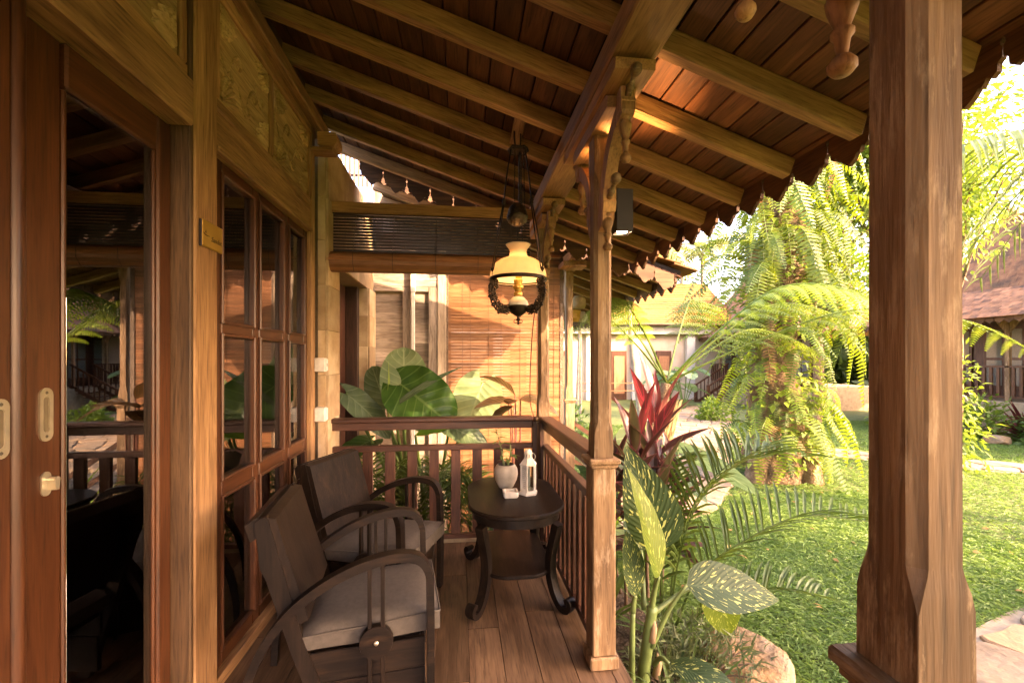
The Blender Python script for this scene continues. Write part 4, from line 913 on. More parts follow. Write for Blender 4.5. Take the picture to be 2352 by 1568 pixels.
part('head_rail', B((-.14, NY-.02, 2.38), (1.06, NY+.02, 2.41)), M_slat('X'), nb)
NP = post('neighbour_post', 'sunlit pale veranda post of the neighbouring villa beside the blind', NY+.05, sides=(1,), pxx=1.155)
NP['group'] = 'neighbour posts'
NP2 = post('neighbour_post', 'farther veranda post of the neighbouring villa behind the offering basket', NY+2.4, sides=(-1,), pxx=1.155); NP2['group'] = 'neighbour posts'
nr = thing('neighbour_roof', 'neighbouring villa roof with scalloped edge board and yellow lit tiles', 'roof', (.8, 6, 2.4))
NRO = Vector((1.08, 0, 2.40))
make_roof(nr, [4.36+.42*i for i in range(12)], 4.20, 9.2, -2.1, 1.08, NRO, 1, 5, detail=False)
part('beam', B((1.08, 4.30, 2.31), (1.23, 9.1, 2.395)), M_teak('Y'), nr)
part('corner_block', B((1.03, 4.40, 2.255), (1.28, 4.62, 2.309)), M_teak('Y'), nr)
barge_boards(nr, 4.185, -.80, 2.10, lambda x: 2.49-.338*(x-1.08), .21, mat=wood('barge_wood', (.08, .04, .018), (.20, .105, .048), axis='X', rough=.8))
eave_boards(nr, 2.125, 2.17, 4.2, 9.2, .21)
tl2 = MB().box((-.13, -.115, 0), (.13, .115, .018), .004).mesh('tile')
for i in range(16):
    for j in range(3):
        c = NRO+e1*(1.12-i*.19)+e3*(.172+.008*(i % 2))+Vector((0, 4.24+j*.232, 0)); o = link('tile', tl2, M_tiley(), nr, c-WP[nr.name], (0, SL-.07, 0)); WP[o.name] = c
rpart('tile_sheet', (-2.1, 4.9, .152), (1.1, 9.2, .178), M_tiley(), nr, origin=NRO)
# gable panel and slat screen seen above the tie beam
gs = thing('gable_screen', 'upright slat screen against the white sky above the neighbouring wall', 'screen', (-.6, 5.7, 2.3))
for i in range(36): part('slat', B((-1.64+i*.052, 5.7, 3.43), (-1.616+i*.052, 5.74, 4.3), .002), wood('screen_wood', (.07, .045, .03), (.17, .11, .07), axis='Z'), gs)
part('rail', B((-1.66, 5.742, 3.39), (.24, 5.78, 3.45)), wood('screen_wood', (.07, .045, .03), (.17, .11, .07), axis='X'), gs); part('rail', B((-1.66, 5.742, 3.60), (.24, 5.765, 3.63)), wood('screen_wood', (.07, .045, .03), (.17, .11, .07), axis='X'), gs)
gp = thing('gable_wall', 'tan boarded gable panel below the slat screen', 'wall', (-.6, 5.6, 2.3))
for i in range(10): part('board', B((-1.66+i*.178, 5.60+.004*(i % 2), 2.3), (-1.486+i*.178, 5.66, 3.385), .003), wood('gable_board', (.20, .13, .08), (.36, .25, .16), axis='Z'), gp)
part('grey_flank', B((-2.0, 5.5, 2.0), (-1.04, 5.595, 3.38)), plain('grey_metal', (.12, .125, .13), rough=.5), gp)
# stair rail and offering basket of the neighbouring villa
sr_ = thing('stair_rail', 'brown sloping stair rail beside the neighbouring villa', 'railing', (1.7, 5.2, GZ))
for dz in (0, -.22, -.44): part('rail', MB().strip([(1.24, 5.1, .62+dz), (2.05, 5.1, .05+dz)], .05, .045, (0, 1, 0)), M_rail('X'), sr_)
part('newel', B((2.03, 5.07, GZ), (2.09, 5.13, .10)), M_rail('Z'), sr_)
ob = thing('offering_basket', 'small offering basket with gold and white cloth hung by the neighbouring post', 'basket', (1.32, 5.0, 1.75))
part('bracket', MB().tube([(1.19, 4.99, 1.72), (1.38, 5.0, 1.72)], .008, 6), M_rail('X'), ob)
part('gold_cloth', MB().lathe([(.06, 1.74), (.085, 1.78), (.075, 1.83), (.082, 1.87)], 9, Matrix.Translation((1.30, 5.0, 0))), plain('gold_cloth', (.62, .38, .06), rough=.5), ob)
part('white_cloth', MB().lathe([(.05, 1.735), (.07, 1.77), (.06, 1.83), (.03, 1.86)], 7, Matrix.Translation((1.39, 4.99, 0))), plain('white_cloth', (.75, .73, .68), rough=.8, trans=.2), ob)
part('wicker_lid', MB().lathe([(.07, 1.90), (.085, 1.94), (.08, 2.0), (.05, 2.04), (.005, 2.05)], 12, Matrix.Translation((1.36, 5.02, 0))), plain('wicker', (.45, .36, .2), rough=.8), ob, smooth=True)
part('fringe', MB().prism([(1.22, 1.735), (1.46, 1.735)]+[(1.46-.02*i, 1.70 if i % 2 else 1.66) for i in range(13)], 4.955, 4.965, 'Y'), plain('fringe', (.05, .04, .03)), ob)

# ================================================================== FAR BUILDINGS
def tiles_slope(par, p0, du, dv, nu, nv_, mat, keep=lambda i, j: False, tk=.02, over=1.25):
    """roof tiles on a sloping rectangle: p0 lower corner, du along eave, dv up the slope; near ones single objects, the rest one part"""
    n = du.cross(dv).normalized()
    if n.z < 0: n = -n
    rest = MB(); cnt = 0
    R = Matrix((du.normalized(), dv.normalized(), du.normalized().cross(dv.normalized()))).transposed()
    lu, lv = du.length, dv.length
    tm = MB().box((-lu*.49, -lv*.5*over, -tk/2), (lu*.49, lv*.5*over, tk/2), .004).mesh('tile'); eul = R.to_euler()
    for j in range(nv_):
        for i in range(nu):
            c = p0+du*(i+.5+.5*(j % 2))+dv*(j+.5)+n*(tk*.6+random.uniform(0, .01))
            if keep(i, j) and cnt < 300:
                o = link('tile', tm, mat, par, c-WP[par.name], (R @ Matrix.Rotation(-.09, 3, 'X')).to_euler()); WP[o.name] = c; cnt += 1
            else: rest.box((-lu*.49, -lv*.5*over, -tk/2), (lu*.49, lv*.5*over, tk/2), .003, Matrix.Translation(c) @ (R @ Matrix.Rotation(-.09, 3, 'X')).to_4x4())
    if rest.v: tag(part('tile_field', rest, mat, par), kind='stuff')
def far_villa(name, label, xf, y0, y1, fz, keepC, stair=None, lamp=None, keepn=None):
    V = thing(name, label, 'house', (xf+2, (y0+y1)/2, GZ))
    part('plinth', B((xf+.45, y0+.5, GZ), (xf+5, y1-.5, fz)), rough_mat('plinth_stone', (.25, .18, .11), (.42, .32, .2), rough=.9), V)
    wl_ = part('wall', B((xf+1.75, y0+.6, fz), (xf+1.95, y1-.6, fz+2.3)), M_rail('Z'), V)
    ny = int((y1-y0-1.6)/1.25)
    for i in range(ny):
        a = y0+.95+i*1.25; wd = part('window', B((xf+1.71, a, fz+.25), (xf+1.748, a+.95, fz+2.0)), M_door('Z'), V)
        for (q0, q1) in ((.07, .45), (.52, .88)):
            for (z0, z1) in ((.35, 1.05), (1.12, 1.9)): part('pane', B((xf+1.700, a+q0, fz+z0), (xf+1.7085, a+q1, fz+z1), .001), plain('far_pane', (.16, .17, .15), rough=.12), wd)
    npst = int((y1-y0-1)/1.5)+1
    for i in range(npst):
        y = y0+.55+(y1-y0-1.1)*i/(npst-1); p_ = part('post', B((xf+.62, y-.045, fz), (xf+.71, y+.045, fz+2.18)), M_post('Z'), V)
        part('post_bracket', MB().prism([(y+.045, fz+1.75), (y+.045, fz+2.1), (y+.3, fz+2.1)], xf+.65, xf+.68, 'X').prism([(y-.045, fz+1.75), (y-.3, fz+2.1), (y-.045, fz+2.1)], xf+.65, xf+.68, 'X'), M_post('Z'), p_)
    part('beam', B((xf+.60, y0+.4, fz+2.181), (xf+.73, y1-.4, fz+2.28)), M_teak('Y'), V)
    segs = [(y0+.6, y1-.6)] if not stair else [(y0+.6, stair-.6), (stair+.6, y1-.6)]
    for a, b in segs:
        r_ = part('railing', B((xf+.62, a, fz+.86), (xf+.71, b, fz+.91)), M_door('Y'), V); part('railing_foot', B((xf+.64, a, fz+.08), (xf+.69, b, fz+.13)), M_door('Y'), V)
        nb_ = int((b-a)/.16)
        bm2 = MB().box((-.02, -.035, -.36), (.02, .035, .36), .003).mesh('baluster')
        for i in range(nb_):
            c = Vector((xf+.665, a+.08+i*.16, fz+.495)); o = link('baluster', bm2, M_door('Z'), V, c-WP[V.name]); WP[o.name] = c
    if stair:
        n = 6
        for i in range(n):
            part('step', B((xf+.45-.24*(i+1), stair-.5, fz-.16*(i+1)-.04), (xf+.45-.24*i, stair+.5, fz-.16*(i+1))), M_door('Y'), V)
        for s in (-.52, .52):
            top = Vector((xf+.62, stair+s, fz+.9)); bot = Vector((xf+.45-.24*n, stair+s, fz-.16*n+.88))
            h_ = part('stair_handrail', MB().strip([top, bot], .07, .06, (0, 1, 0)), M_door('X'), V); part('stair_string', MB().strip([top-Vector((0, 0, .80)), bot-Vector((0, 0, .82))], .05, .12, (0, 1, 0)), M_door('X'), V)
            part('stair_newel', B((bot.x-.05, bot.y-.045, GZ), (bot.x+.04, bot.y+.045, bot.z+.06)), M_door('Z'), V)
            for q in range(9):
                c = top.lerp(bot, (q+.5)/9); part('stair_baluster', B((c.x-.022, c.y-.015, c.z-.78), (c.x+.022, c.y+.015, c.z-.03)), M_door('Z'), h_)
    # roof: lower shallow skirt, upper steep slope, hips
    ez = fz+2.12; ins = 1.1
    rf = part('roof', MB().add([(xf, y0, ez), (xf, y1, ez), (xf+1.5, y1-.9, ez+.85), (xf+1.5, y0+.9, ez+.85), (xf+3.1, y1-2.1, ez+3.1), (xf+3.1, y0+2.1, ez+3.1), (xf+6.2, y0, ez), (xf+6.2, y1, ez), (xf+4.7, y1-.9, ez+.85), (xf+4.7, y0+.9, ez+.85)],
        [(0, 3, 2, 1), (3, 5, 4, 2), (6, 7, 8, 9), (9, 8, 4, 5), (0, 6, 9, 3), (3, 9, 5), (1, 2, 8, 7), (2, 4, 8), (0, 1, 7, 6)]), M_tile(), V)
    L = y1-y0
    du = Vector((0, .21, 0)); n1 = 10; v1 = Vector((1.5, 0, .85))/n1; tiles_slope(rf, Vector((xf-.05, y0+.7, ez+.01)), du, v1, int((L-1.6)/.21), n1, M_tile(), keep=lambda i, j: keepC(y0+.7+.21*i))
    n2 = 16; v2 = Vector((1.6, 0, 2.25))/n2
    tiles_slope(rf, Vector((xf+1.48, y0+1.55, ez+.86)), du, v2, int((L-3.3)/.21), n2, M_tile(), keep=lambda i, j: False)
    # hip tiles towards the viewer on the end slopes
    du = Vector((.21, 0, 0)); tiles_slope(rf, Vector((xf+.55, y0-.04, ez+.01)), du, Vector((0, .9, .85))/7, 24, 7, M_tile())
    me = MB().prism(scallop(.20), -.011, .011, 'X').mesh('eave_board')
    for i in range(int(L/.2)):
        c = Vector((xf+.0, y0+.1+.2*i, ez+.03)); o = link('eave_board', me, M_fascia('Y'), V, c-WP[V.name]); WP[o.name] = c
    rg = part('ridge', MB().tube([(xf+3.1, y0+2.0, ez+3.12), (xf+3.1, y1-2.0, ez+3.12)], .11, 10), M_tiley(), V)
    for i in range(5):
        yy = y0+2.2+(y1-y0-4.4)*i/4; part('ridge_ornament', MB().prism([(yy-.22, 0), (yy+.22, 0), (yy+.25, .18), (yy+.13, .12), (yy+.14, .28), (yy+.05, .2), (yy, .42), (yy-.05, .2), (yy-.14, .28), (yy-.13, .12), (yy-.25, .18)], -.05, .05, 'X', Matrix.Translation((xf+3.1, 0, ez+3.2))), M_tiley(), rg)
    if lamp: part('porch_lamp', MB().lathe([(.02, .38), (.04, .34), (.05, .30), (.16, .2), (.17, .17), (.04, .15), (.05, .05), (.01, 0)], 16, Matrix.Translation((xf+1.2, lamp, fz+1.55))), plain('opal_white', (.72, .68, .56)), V, smooth=True)
    return V
far_villa('tiled_house', 'brown tiled villa with scalloped eaves and red railing at the right edge', 13.2, 4.2, 13.7, .25, lambda y: 6.4 < y < 12.2, lamp=9.35)
far_villa('stair_house', 'tiled villa with a timber stair and balustrade behind the fern tree', 11.6, 14.6, 23.5, .25, lambda y: 15.0 < y < 17.6, stair=18.6)
# pale building with the yellow lit roof
pb = thing('pale_building', 'long pale building with sunlit yellow tiled roof at the back of the garden', 'building', (7, 21, GZ))
part('wall', B((-2, 20.6, GZ), (13, 21, 2.55)), rough_mat('plaster', (.42, .31, .21), (.55, .43, .31), scale=1.5, rough=.9, bump=.1), pb)
part('eave_beam', B((-2, 20.2, 2.55), (13, 20.7, 2.95)), rough_mat('concrete', (.45, .40, .33), (.56, .51, .44), scale=3, rough=.85), pb)
for x in (1.5, 5.9, 8.15, 10.9): part('column', B((x, 20.4, GZ), (x+.42, 20.59, 2.549)), rough_mat('concrete', (.45, .40, .33), (.56, .51, .44), scale=3), pb)
for x in (4.3, 7.15, 9.4, 2.3):
    d_ = part('door', B((x, 20.5, GZ), (x+.75, 20.595, 1.75)), M_door('Z'), pb); part('door_panel', B((x+.12, 20.47, GZ+.3), (x+.63, 20.499, 1.5)), M_slat('Z'), d_)
part('roof', MB().add([(-2.5, 19.9, 2.98), (13.4, 19.9, 2.98), (13.4, 23.2, 5.5), (-2.5, 23.2, 5.5), (13.4, 23.2, 2.98), (-2.5, 23.2, 2.98)], [(0, 1, 2, 3), (1, 4, 2), (0, 3, 5), (2, 4, 5, 3), (0, 5, 4, 1)]), M_tiley(), pb)
for j in range(22):
    y = 19.86+j*.15; z = 3.0+j*.1146
    part('tile_course', MB().box((-2.5, y-.02, z-.012), (13.4, y+.17, z+.022), .004, Matrix.Translation((0, y, z)) @ Matrix.Rotation(math.atan2(2.52, 3.3)-.17, 4, 'X') @ Matrix.Translation((0, -y, -z))), M_tiley(), pb)
part('gutter', B((-2.5, 19.82, 2.955), (13.4, 19.895, 3.0)), M_rail('X'), pb)
part('rail_fence', MB().box((5.2, 19.3, .25), (9.5, 19.34, .29)).box((5.2, 19.3, -.1), (9.5, 19.34, -.06)).box((6.15, 19.28, GZ), (6.21, 19.36, .3)).box((8.2, 19.28, GZ), (8.26, 19.36, .3)), M_slat('X'), pb)
# ================================================================== PATHS
def band(pts, wd, name, cell=.46):
    C = spline([(x, y, 0) for x, y in pts], 10); L = [0]
    for a, b in zip(C, C[1:]): L.append(L[-1]+(b-a).length)
    def at(s):
        for i in range(len(C)-1):
            if L[i+1] >= s or i == len(C)-2:
                t = (s-L[i])/max(1e-6, L[i+1]-L[i]); p = C[i].lerp(C[i+1], t); d = (C[i+1]-C[i]).normalized(); return p, Vector((-d.y, d.x, 0))
    mb = MB(); vs = []; n = int(L[-1]/.3)
    for i in range(n+1):
        p, nn = at(L[-1]*i/n)
        for s in (-1, 1): q = p+nn*(wd/2*s*random.uniform(.92, 1.12)); vs.append((q.x, q.y, GZ+.006))
    mb.add(vs, [(2*i, 2*i+2, 2*i+3, 2*i+1)[::-1] for i in range(n)])
    P = solo(name, mb, rough_mat('path_sand', (.30, .22, .14), (.46, .36, .24), scale=12, rough=.95), kind='structure')
    rows = max(2, round(wd/cell)); ns = int(L[-1]/cell); J = {}
    for i in range(ns+1):
        for r in range(rows+1):
            p, nn = at(L[-1]*min(1, max(0, (i+random.uniform(-.28, .28)+(.25 if r % 2 else -.1))/ns))); o = (r/rows-.5)*wd+random.uniform(-.26, .26)*wd/rows
            J[i, r] = p+nn*o
    for i in range(ns):
        for r in range(rows):
            quad = [J[i, r], J[i+1, r], J[i+1, r+1], J[i, r+1]]; c = sum(quad, Vector())/4
            poly = []
            for a, b in zip(quad, quad[1:]+quad[:1]): poly += [a.lerp(b, .12), a.lerp(b, .5)+Vector((random.uniform(-.03, .03), random.uniform(-.03, .03), 0)), a.lerp(b, .88)]
            poly = [(c+(p-c)*.955) for p in poly]; zt = GZ+.03+random.uniform(0, .016); m = len(poly)
            vs = [(p.x, p.y, GZ+.002) for p in poly]+[(p.x, p.y, zt-.008) for p in poly]+[((c+(p-c)*.95).x, (c+(p-c)*.95).y, zt+random.uniform(-.004, .004)) for p in poly]
            if poly[0].xy.cross(poly[1].xy) is None: pass
            fs = [(k*m+q, k*m+(q+1) % m, (k+1)*m+(q+1) % m, (k+1)*m+q) for k in range(2) for q in range(m)]+[tuple(2*m+q for q in range(m))]
            part('flagstone', MB().add(vs, fs), M_flag(), P)
    return C
PC = []
PC.append((band([(1.6, 5.3), (2.9, 6.2), (4.0, 7.9), (5.6, 10.4), (8.0, 14.0), (10.0, 16.9)], 1.7, 'garden_path'), .86))
PC.append((band([(5.2, 9.7), (6.6, 9.0), (8.2, 7.7), (9.8, 6.6), (13.0, 5.4)], .85, 'side_path'), .45))
PC.append((band([(2.0, .9), (2.9, 1.85), (4.1, 2.35), (6.0, 2.6)], 1.0, 'front_path', .5), .52))
def path_d(X, Y):
    m = np.full(X.shape, 9.)
    for C, hw_ in PC:
        A = np.array([(p.x, p.y) for p in C]); d = np.sqrt(((X[:, None]-A[None, :, 0])**2+(Y[:, None]-A[None, :, 1])**2)).min(1)-hw_; m = np.minimum(m, d)
    return m
# ================================================================== GRASS (nobody could count it)
grm = leafmat('grass_blade', (.088, .18, .036), (.17, .275, .066), trans=.35, rough=.5, var=.0)
# larger drifts of yellow and dull green across the lawn
_t = grm.node_tree; _tc = nd(_t, 'ShaderNodeTexCoord'); _n = nd(_t, 'ShaderNodeTexNoise', i_Scale=.9, i_Detail=6., i_Roughness=.65); lk(_t, _tc.outputs['Object'], _n.inputs['Vector'])
_r = ramp(_t, [(.36, (.62, .70, .55)), (.5, (1, 1, 1)), (.66, (1.22, 1.08, .9))]); lk(_t, _n.outputs[0], _r.inputs[0])
_b = _t.nodes['Principled BSDF']; _src = _b.inputs['Base Color'].links[0].from_socket; _m = nd(_t, 'ShaderNodeMix', data_type='RGBA', blend_type='MULTIPLY'); _m.inputs[0].default_value = 1
lk(_t, _src, _m.inputs[6]); lk(_t, _r.outputs[0], _m.inputs[7]); lk(_t, _m.outputs[2], _b.inputs['Base Color'])
def grass(n, box, L, W, seed):
    r = np.random.default_rng(seed); X = r.uniform(box[0], box[1], n); Y = r.uniform(box[2], box[3], n)
    ok = (path_d(X, Y) > .0) & (X > 1.30+.15*np.sin(Y*3)) & ~((np.abs(X-5.0) < .45) & (np.abs(Y-6.6) < .4)); X, Y = X[ok], Y[ok]; n = len(X)
    a = r.uniform(0, 2*PI, n); el = r.uniform(.05, .75, n); D = np.stack([np.cos(a)*np.cos(el), np.sin(a)*np.cos(el), np.sin(el)], 1)
    N = np.tile([0, 0, 1.], (n, 1))+r.normal(0, .35, (n, 3)); P = np.stack([X, Y, np.full(n, GZ)+r.uniform(0, .02, n)], 1)
    return leafcloud('grass', P, D, N, L*r.uniform(.6, 1.3, n), W*r.uniform(.7, 1.2, n), .35)
tag(link('lawn_grass', grass(135000, (1.3, 5.6, 1.2, 5.8), .052, .0095, 1), grm), 'broad-bladed green lawn grass beside the veranda', 'grass', kind='stuff')
tag(link('far_lawn_grass', grass(110000, (1.6, 14, 3.0, 12.5), .075, .015, 2), grm), 'short green grass of the farther lawns between the stone paths', 'grass', kind='stuff')
# bed of soil along the veranda
bd = MB(); nx, ny = 10, 40; vs = []
for i in range(nx+1):
    for j in range(ny+1):
        x = .70+.75*i/nx; y = 1.75+4.2*j/ny; vs.append((x+.08*math.sin(y*3)*i/nx, y, GZ+.004+.16*(1-i/nx)**.7+.02*math.sin(x*23+y*17)))
bd.add(vs, [(i*(ny+1)+j, (i+1)*(ny+1)+j, (i+1)*(ny+1)+j+1, i*(ny+1)+j+1) for i in range(nx) for j in range(ny)])
soil = rough_mat('soil', (.035, .022, .013), (.09, .06, .035), scale=16, rough=1., bump=1., dist=.03)
solo('planting_bed', bd, soil, kind='structure', smooth=True)
bd2 = MB().add([(-.88, 3.3, GZ+.05), (1.2, 3.3, GZ+.05), (1.2, 4.6, GZ+.05), (-.88, 4.6, GZ+.05)], [(0, 1, 2, 3)]); solo('end_bed', bd2, soil, kind='structure')
# ---- rocks
def rock(label, c, r, seed, mat, name='boulder'):
    import bmesh
    bm = bmesh.new(); bmesh.ops.create_icosphere(bm, subdivisions=4, radius=1); rr = random.Random(seed)
    pl_ = [(Vector((rr.gauss(0, 1), rr.gauss(0, 1), rr.gauss(0, 1))).normalized(), rr.uniform(.60, .92)) for _ in range(16)]
    from mathutils import noise
    for v in bm.verts:
        p = v.co.copy()
        for n_, d in pl_:
            e = p.dot(n_)-d
            if e > 0: p -= n_*e*.85
        p *= 1+.05*noise.noise(p*2.5+Vector((seed, 0, 0)))+.02*noise.noise(p*9)
        v.co = Vector((p.x*r[0], p.y*r[1], p.z*r[2]))
    me = bpy.data.meshes.new(name); bm.to_mesh(me); bm.free(); me.polygons.foreach_set('use_smooth', [True]*len(me.polygons))
    return tag(link(name, me, mat, None, c), label, 'rock')
rkm = rough_mat('boulder_stone', (.22, .125, .055), (.36, .23, .115), scale=7, rough=.95, bump=1., dist=.03, spots=(.26, .20, .14))
rock('large ochre boulder at the lawn edge below the spotted leaves', (1.70, 2.44, GZ+.05), (.30, .27, .26), 5, rkm)
rock('small pale stone on the far lawn at the right', (12.1, 8.75, GZ+.08), (.27, .22, .17), 8, rkm)
rock('grey stone beside the fern tree path', (6.3, 9.7, GZ+.05), (.22, .2, .17), 12, rkm)

# ================================================================== PLANTS
def sword_frond(L, n=26, w=.085, bend=1., seed=0, miss=.04):
    """hanging sword-fern frond: rachis leaves along +X and falls; pairs of leaflets"""
    r = random.Random(seed); mb = MB(); pts = []
    a = math.radians(42); p = Vector((0, 0, 0)); st = L/24
    for i in range(25):
        pts.append(p.copy()); p = p+Vector((math.cos(a), 0, math.sin(a)))*st; a -= math.radians(9.2*bend*(1.5 if i < 12 else .45)); a = max(a, math.radians(-86))
    mb.tube(pts, [.0045*(1-i/26)+.001 for i in range(25)], 4)
    for i in range(n):
        t = .06+.93*i/(n-1); k = t*24; i0 = min(23, int(k)); q = pts[i0].lerp(pts[i0+1], k-i0); d = (pts[i0+1]-pts[i0]).normalized(); up = Vector((-d.z, 0, d.x))
        ll = w*(math.sin(PI*min(1, t*.93+.08))**.55)*(1.05-.35*t)
        for s in (-1, 1):
            if r.random() < miss: continue
            ll *= r.uniform(.9, 1.1)
            dr_ = (Vector((0, s, 0))*1.0+d*.28-up*(.30+r.uniform(0, .2))).normalized(); wv = L*.96/n*.52
            b0 = q-d*wv*.5; b1 = q+d*wv*.55; tip = q+dr_*ll; m1 = q+dr_*ll*.55-d*wv*.55+up*.004; m2 = q+dr_*ll*.55+d*wv*.5+up*.004
            mb.add([b0, m1, tip, m2, b1], [(0, 1, 2, 3, 4)] if s > 0 else [(4, 3, 2, 1, 0)], [(0, .5), (.5, .2), (1, .5), (.5, .8), (0, .5)])
    return mb
def tree_fern_frond(pts, nseg=20, plen=.42, sub=13, seed=0):
    """twice-divided frond along pts (world)"""
    P = spline(pts, 8); m = len(P)-1; r = random.Random(seed); mb = MB(); mb.tube(P, [.014*(1-.85*i/m)+.0015 for i in range(m+1)], 5)
    V = []; 
    for i in range(nseg):
        t = .26+.73*i/(nseg-1); k = t*m; i0 = min(m-1, int(k)); q = P[i0].lerp(P[i0+1], k-i0); d = (P[i0+1]-P[i0]).normalized(); side = d.cross(Vector((0, 0, 1)))
        side = side.normalized() if side.length > .05 else Vector((1, 0, 0)); up = side.cross(d)
        pl_ = plen*math.sin(PI*min(1, .12+.90*(t-.26)/.74))**.6
        for s in (-1, 1):
            dd = (side*s+d*.45-up*.15).normalized(); w_ = d
            prev = q
            for j in range(sub):
                f = (j+.5)/sub; c = q+dd*pl_*f-Vector((0, 0, 1))*pl_*.34*f*f; wl_ = pl_*.17*(1-f)**.55+.004; th = pl_/sub*.40
                tg = (dd-Vector((0, 0, 1))*.68*f).normalized(); bb = tg.cross(up).normalized() if s > 0 else -tg.cross(up).normalized()
                for s2 in (-1, 1):
                    tip = c+bb*s2*wl_+tg*wl_*.35-up*wl_*.2
                    mb.add([c-tg*th, c+tg*th, tip+tg*th*.3, tip-tg*th*.3], [(0, 1, 2, 3)], [(0, .5), (0, .6), (1, .6), (1, .5)])
    return mb
def feather_frond(pts, n=28, ll=.34, w=.02, hang=.35, seed=0, lift=.35, stemr=.007, tmin=.22):
    """palm frond along pts with narrow folded leaflets"""
    P = spline(pts, 8); m = len(P)-1; r = random.Random(seed); mb = MB(); mb.tube(P, [stemr*(1-.8*i/m)+.001 for i in range(m+1)], 5)
    for i in range(n):
        t = min(.995, max(tmin, tmin+(.99-tmin)*i/(n-1)+r.uniform(-.35, .35)*(1-tmin)/n)); k = t*m; i0 = min(m-1, int(k)); q = P[i0].lerp(P[i0+1], k-i0); d = (P[i0+1]-P[i0]).normalized(); side = d.cross(Vector((0, 0, 1)))
        side = side.normalized() if side.length > .05 else Vector((1, 0, 0)); up = side.cross(d); l_ = ll*math.sin(PI*min(1, .22+.72*(t-tmin)/(1-tmin)))**.6*r.uniform(.88, 1.08)
        for s in (-1, 1):
            d0 = (side*s*.85+d*.62+up*lift+Vector((r.uniform(-.06, .06), r.uniform(-.06, .06), 0))).normalized(); nrm = d0.cross(d).normalized()*s; acr = d0.cross(nrm).normalized()
            c = [q, q+d0*l_*.35, q+d0*l_*.7-Vector((0, 0, hang*l_*.22)), q+d0*l_-Vector((0, 0, hang*l_*.62))]; ws = [w*.45, w, w*.8, w*.08]
            vs = []; uv = []
            for a, (cc, ww) in enumerate(zip(c, ws)):
                vs += [cc-acr*ww*.5+nrm*ww*.22, cc, cc+acr*ww*.5+nrm*ww*.22]; uv += [(a/3, .1), (a/3, .5), (a/3, .9)]
            mb.add(vs, [(a*3+b, a*3+b+1, a*3+b+4, a*3+b+3) for a in range(3) for b in range(2)], uv)
    return mb
def trunk_mb(pts, rad, n=14, rough=.12, seed=0, freq=5.):
    from mathutils import noise
    P = spline(pts, 8); m = len(P); mb = MB(); rs = [rad[0]+(rad[1]-rad[0])*i/(m-1) for i in range(m)]
    mb.tube(P, rs, n)
    mb.v = [tuple(Vector(v)*1+Vector((noise.noise(Vector(v)*freq+Vector((seed, 0, 0))), noise.noise(Vector(v)*freq+Vector((0, seed, 9))), .3*noise.noise(Vector(v)*freq+Vector((5, 3, seed)))))*rough*rs[0]) for v in mb.v]
    return mb
# ---- the big fern-covered tree
fm = leafmat('sword_fern', (.10, .165, .018), (.21, .275, .036), trans=.42, rough=.45, var=.3)
fmd = leafmat('sword_fern_dark', (.055, .12, .02), (.12, .19, .03), trans=.38, rough=.45, var=.3)
ft = thing('fern_tree', 'old tree trunk smothered in bright hanging sword ferns on the lawn', 'tree', (5.05, 6.6, GZ))
part('trunk', trunk_mb([(5.0, 6.6, GZ-.05), (5.02, 6.6, -.2), (5.05, 6.6, .6), (4.98, 6.6, 1.8), (5.08, 6.6, 3.2), (5.2, 6.6, 5.0)], (.44, .22), 20, .42, 2, 3.2), M_bark(), ft, smooth=True)
for a, (ex, ey) in enumerate(((.32, -.25), (-.34, -.12), (.05, .36), (.42, .1))): part('root', trunk_mb([(5.0+ex*.5, 6.6+ey*.5, .4), (5.0+ex*.95, 6.6+ey*.95, -.1), (5.0+ex*1.3, 6.6+ey*1.3, GZ-.08)], (.13, .17), 9, .3, a, 6.), M_bark(), ft, smooth=True)
FV = [sword_frond(1.15, 24, .165, .9, 1).mesh('frond', smooth=False), sword_frond(1.4, 28, .17, .72, 2).mesh('frond'), sword_frond(.95, 20, .15, 1.15, 3).mesh('frond'), sword_frond(1.25, 25, .155, .5, 4).mesh('frond'), sword_frond(1.0, 21, .14, .8, 5, .22).mesh('frond'), sword_frond(.7, 18, .12, 1.0, 6, .1).mesh('frond')]
FD = [m_.copy() for m_ in FV]; FB = [m_.copy() for m_ in FV]
fmb = leafmat('dead_frond', (.16, .085, .03), (.30, .18, .07), trans=.25, rough=.8, var=.3)
for m_ in FB: m_.materials.append(fmb)
for m_ in FV: m_.materials.append(fm)
for m_ in FD: m_.materials.append(fmd)
rf_ = random.Random(11); nfr = 0
for i in range(420):
    z = .8+4.6*rf_.random()**.8 if i % 7 else rf_.uniform(-.1, .8); a = rf_.uniform(0, 2*PI) if rf_.random() < .35 else rf_.uniform(PI*.95, PI*2.0); rad = .30-.02*z+rf_.uniform(0, .30 if z > 1.6 else .14)
    if nfr >= 298: break
    if 1.0 < z < 2.3 and PI*1.15 < a < PI*1.62 and rf_.random() < .22: continue
    if z < .8 and -2.6 < a-PI*1.5 < 0 and rf_.random() < .5: continue
    c = Vector((5.03+.02*z+math.cos(a)*rad, 6.6+math.sin(a)*rad, z)); k = rf_.randrange(6); q_ = rf_.random(); me = (FB if q_ < .05 else FD if q_ < .34 else FV)[k]
    o = link('frond', me, None, ft, c-WP[ft.name], (rf_.uniform(-.25, .25), rf_.uniform(-.5, .45), a+rf_.uniform(-.5, .5))); o.scale = [rf_.uniform(.7, 1.25)*(1.1 if z > 2 else 1.)]*3; WP[o.name] = c; nfr += 1
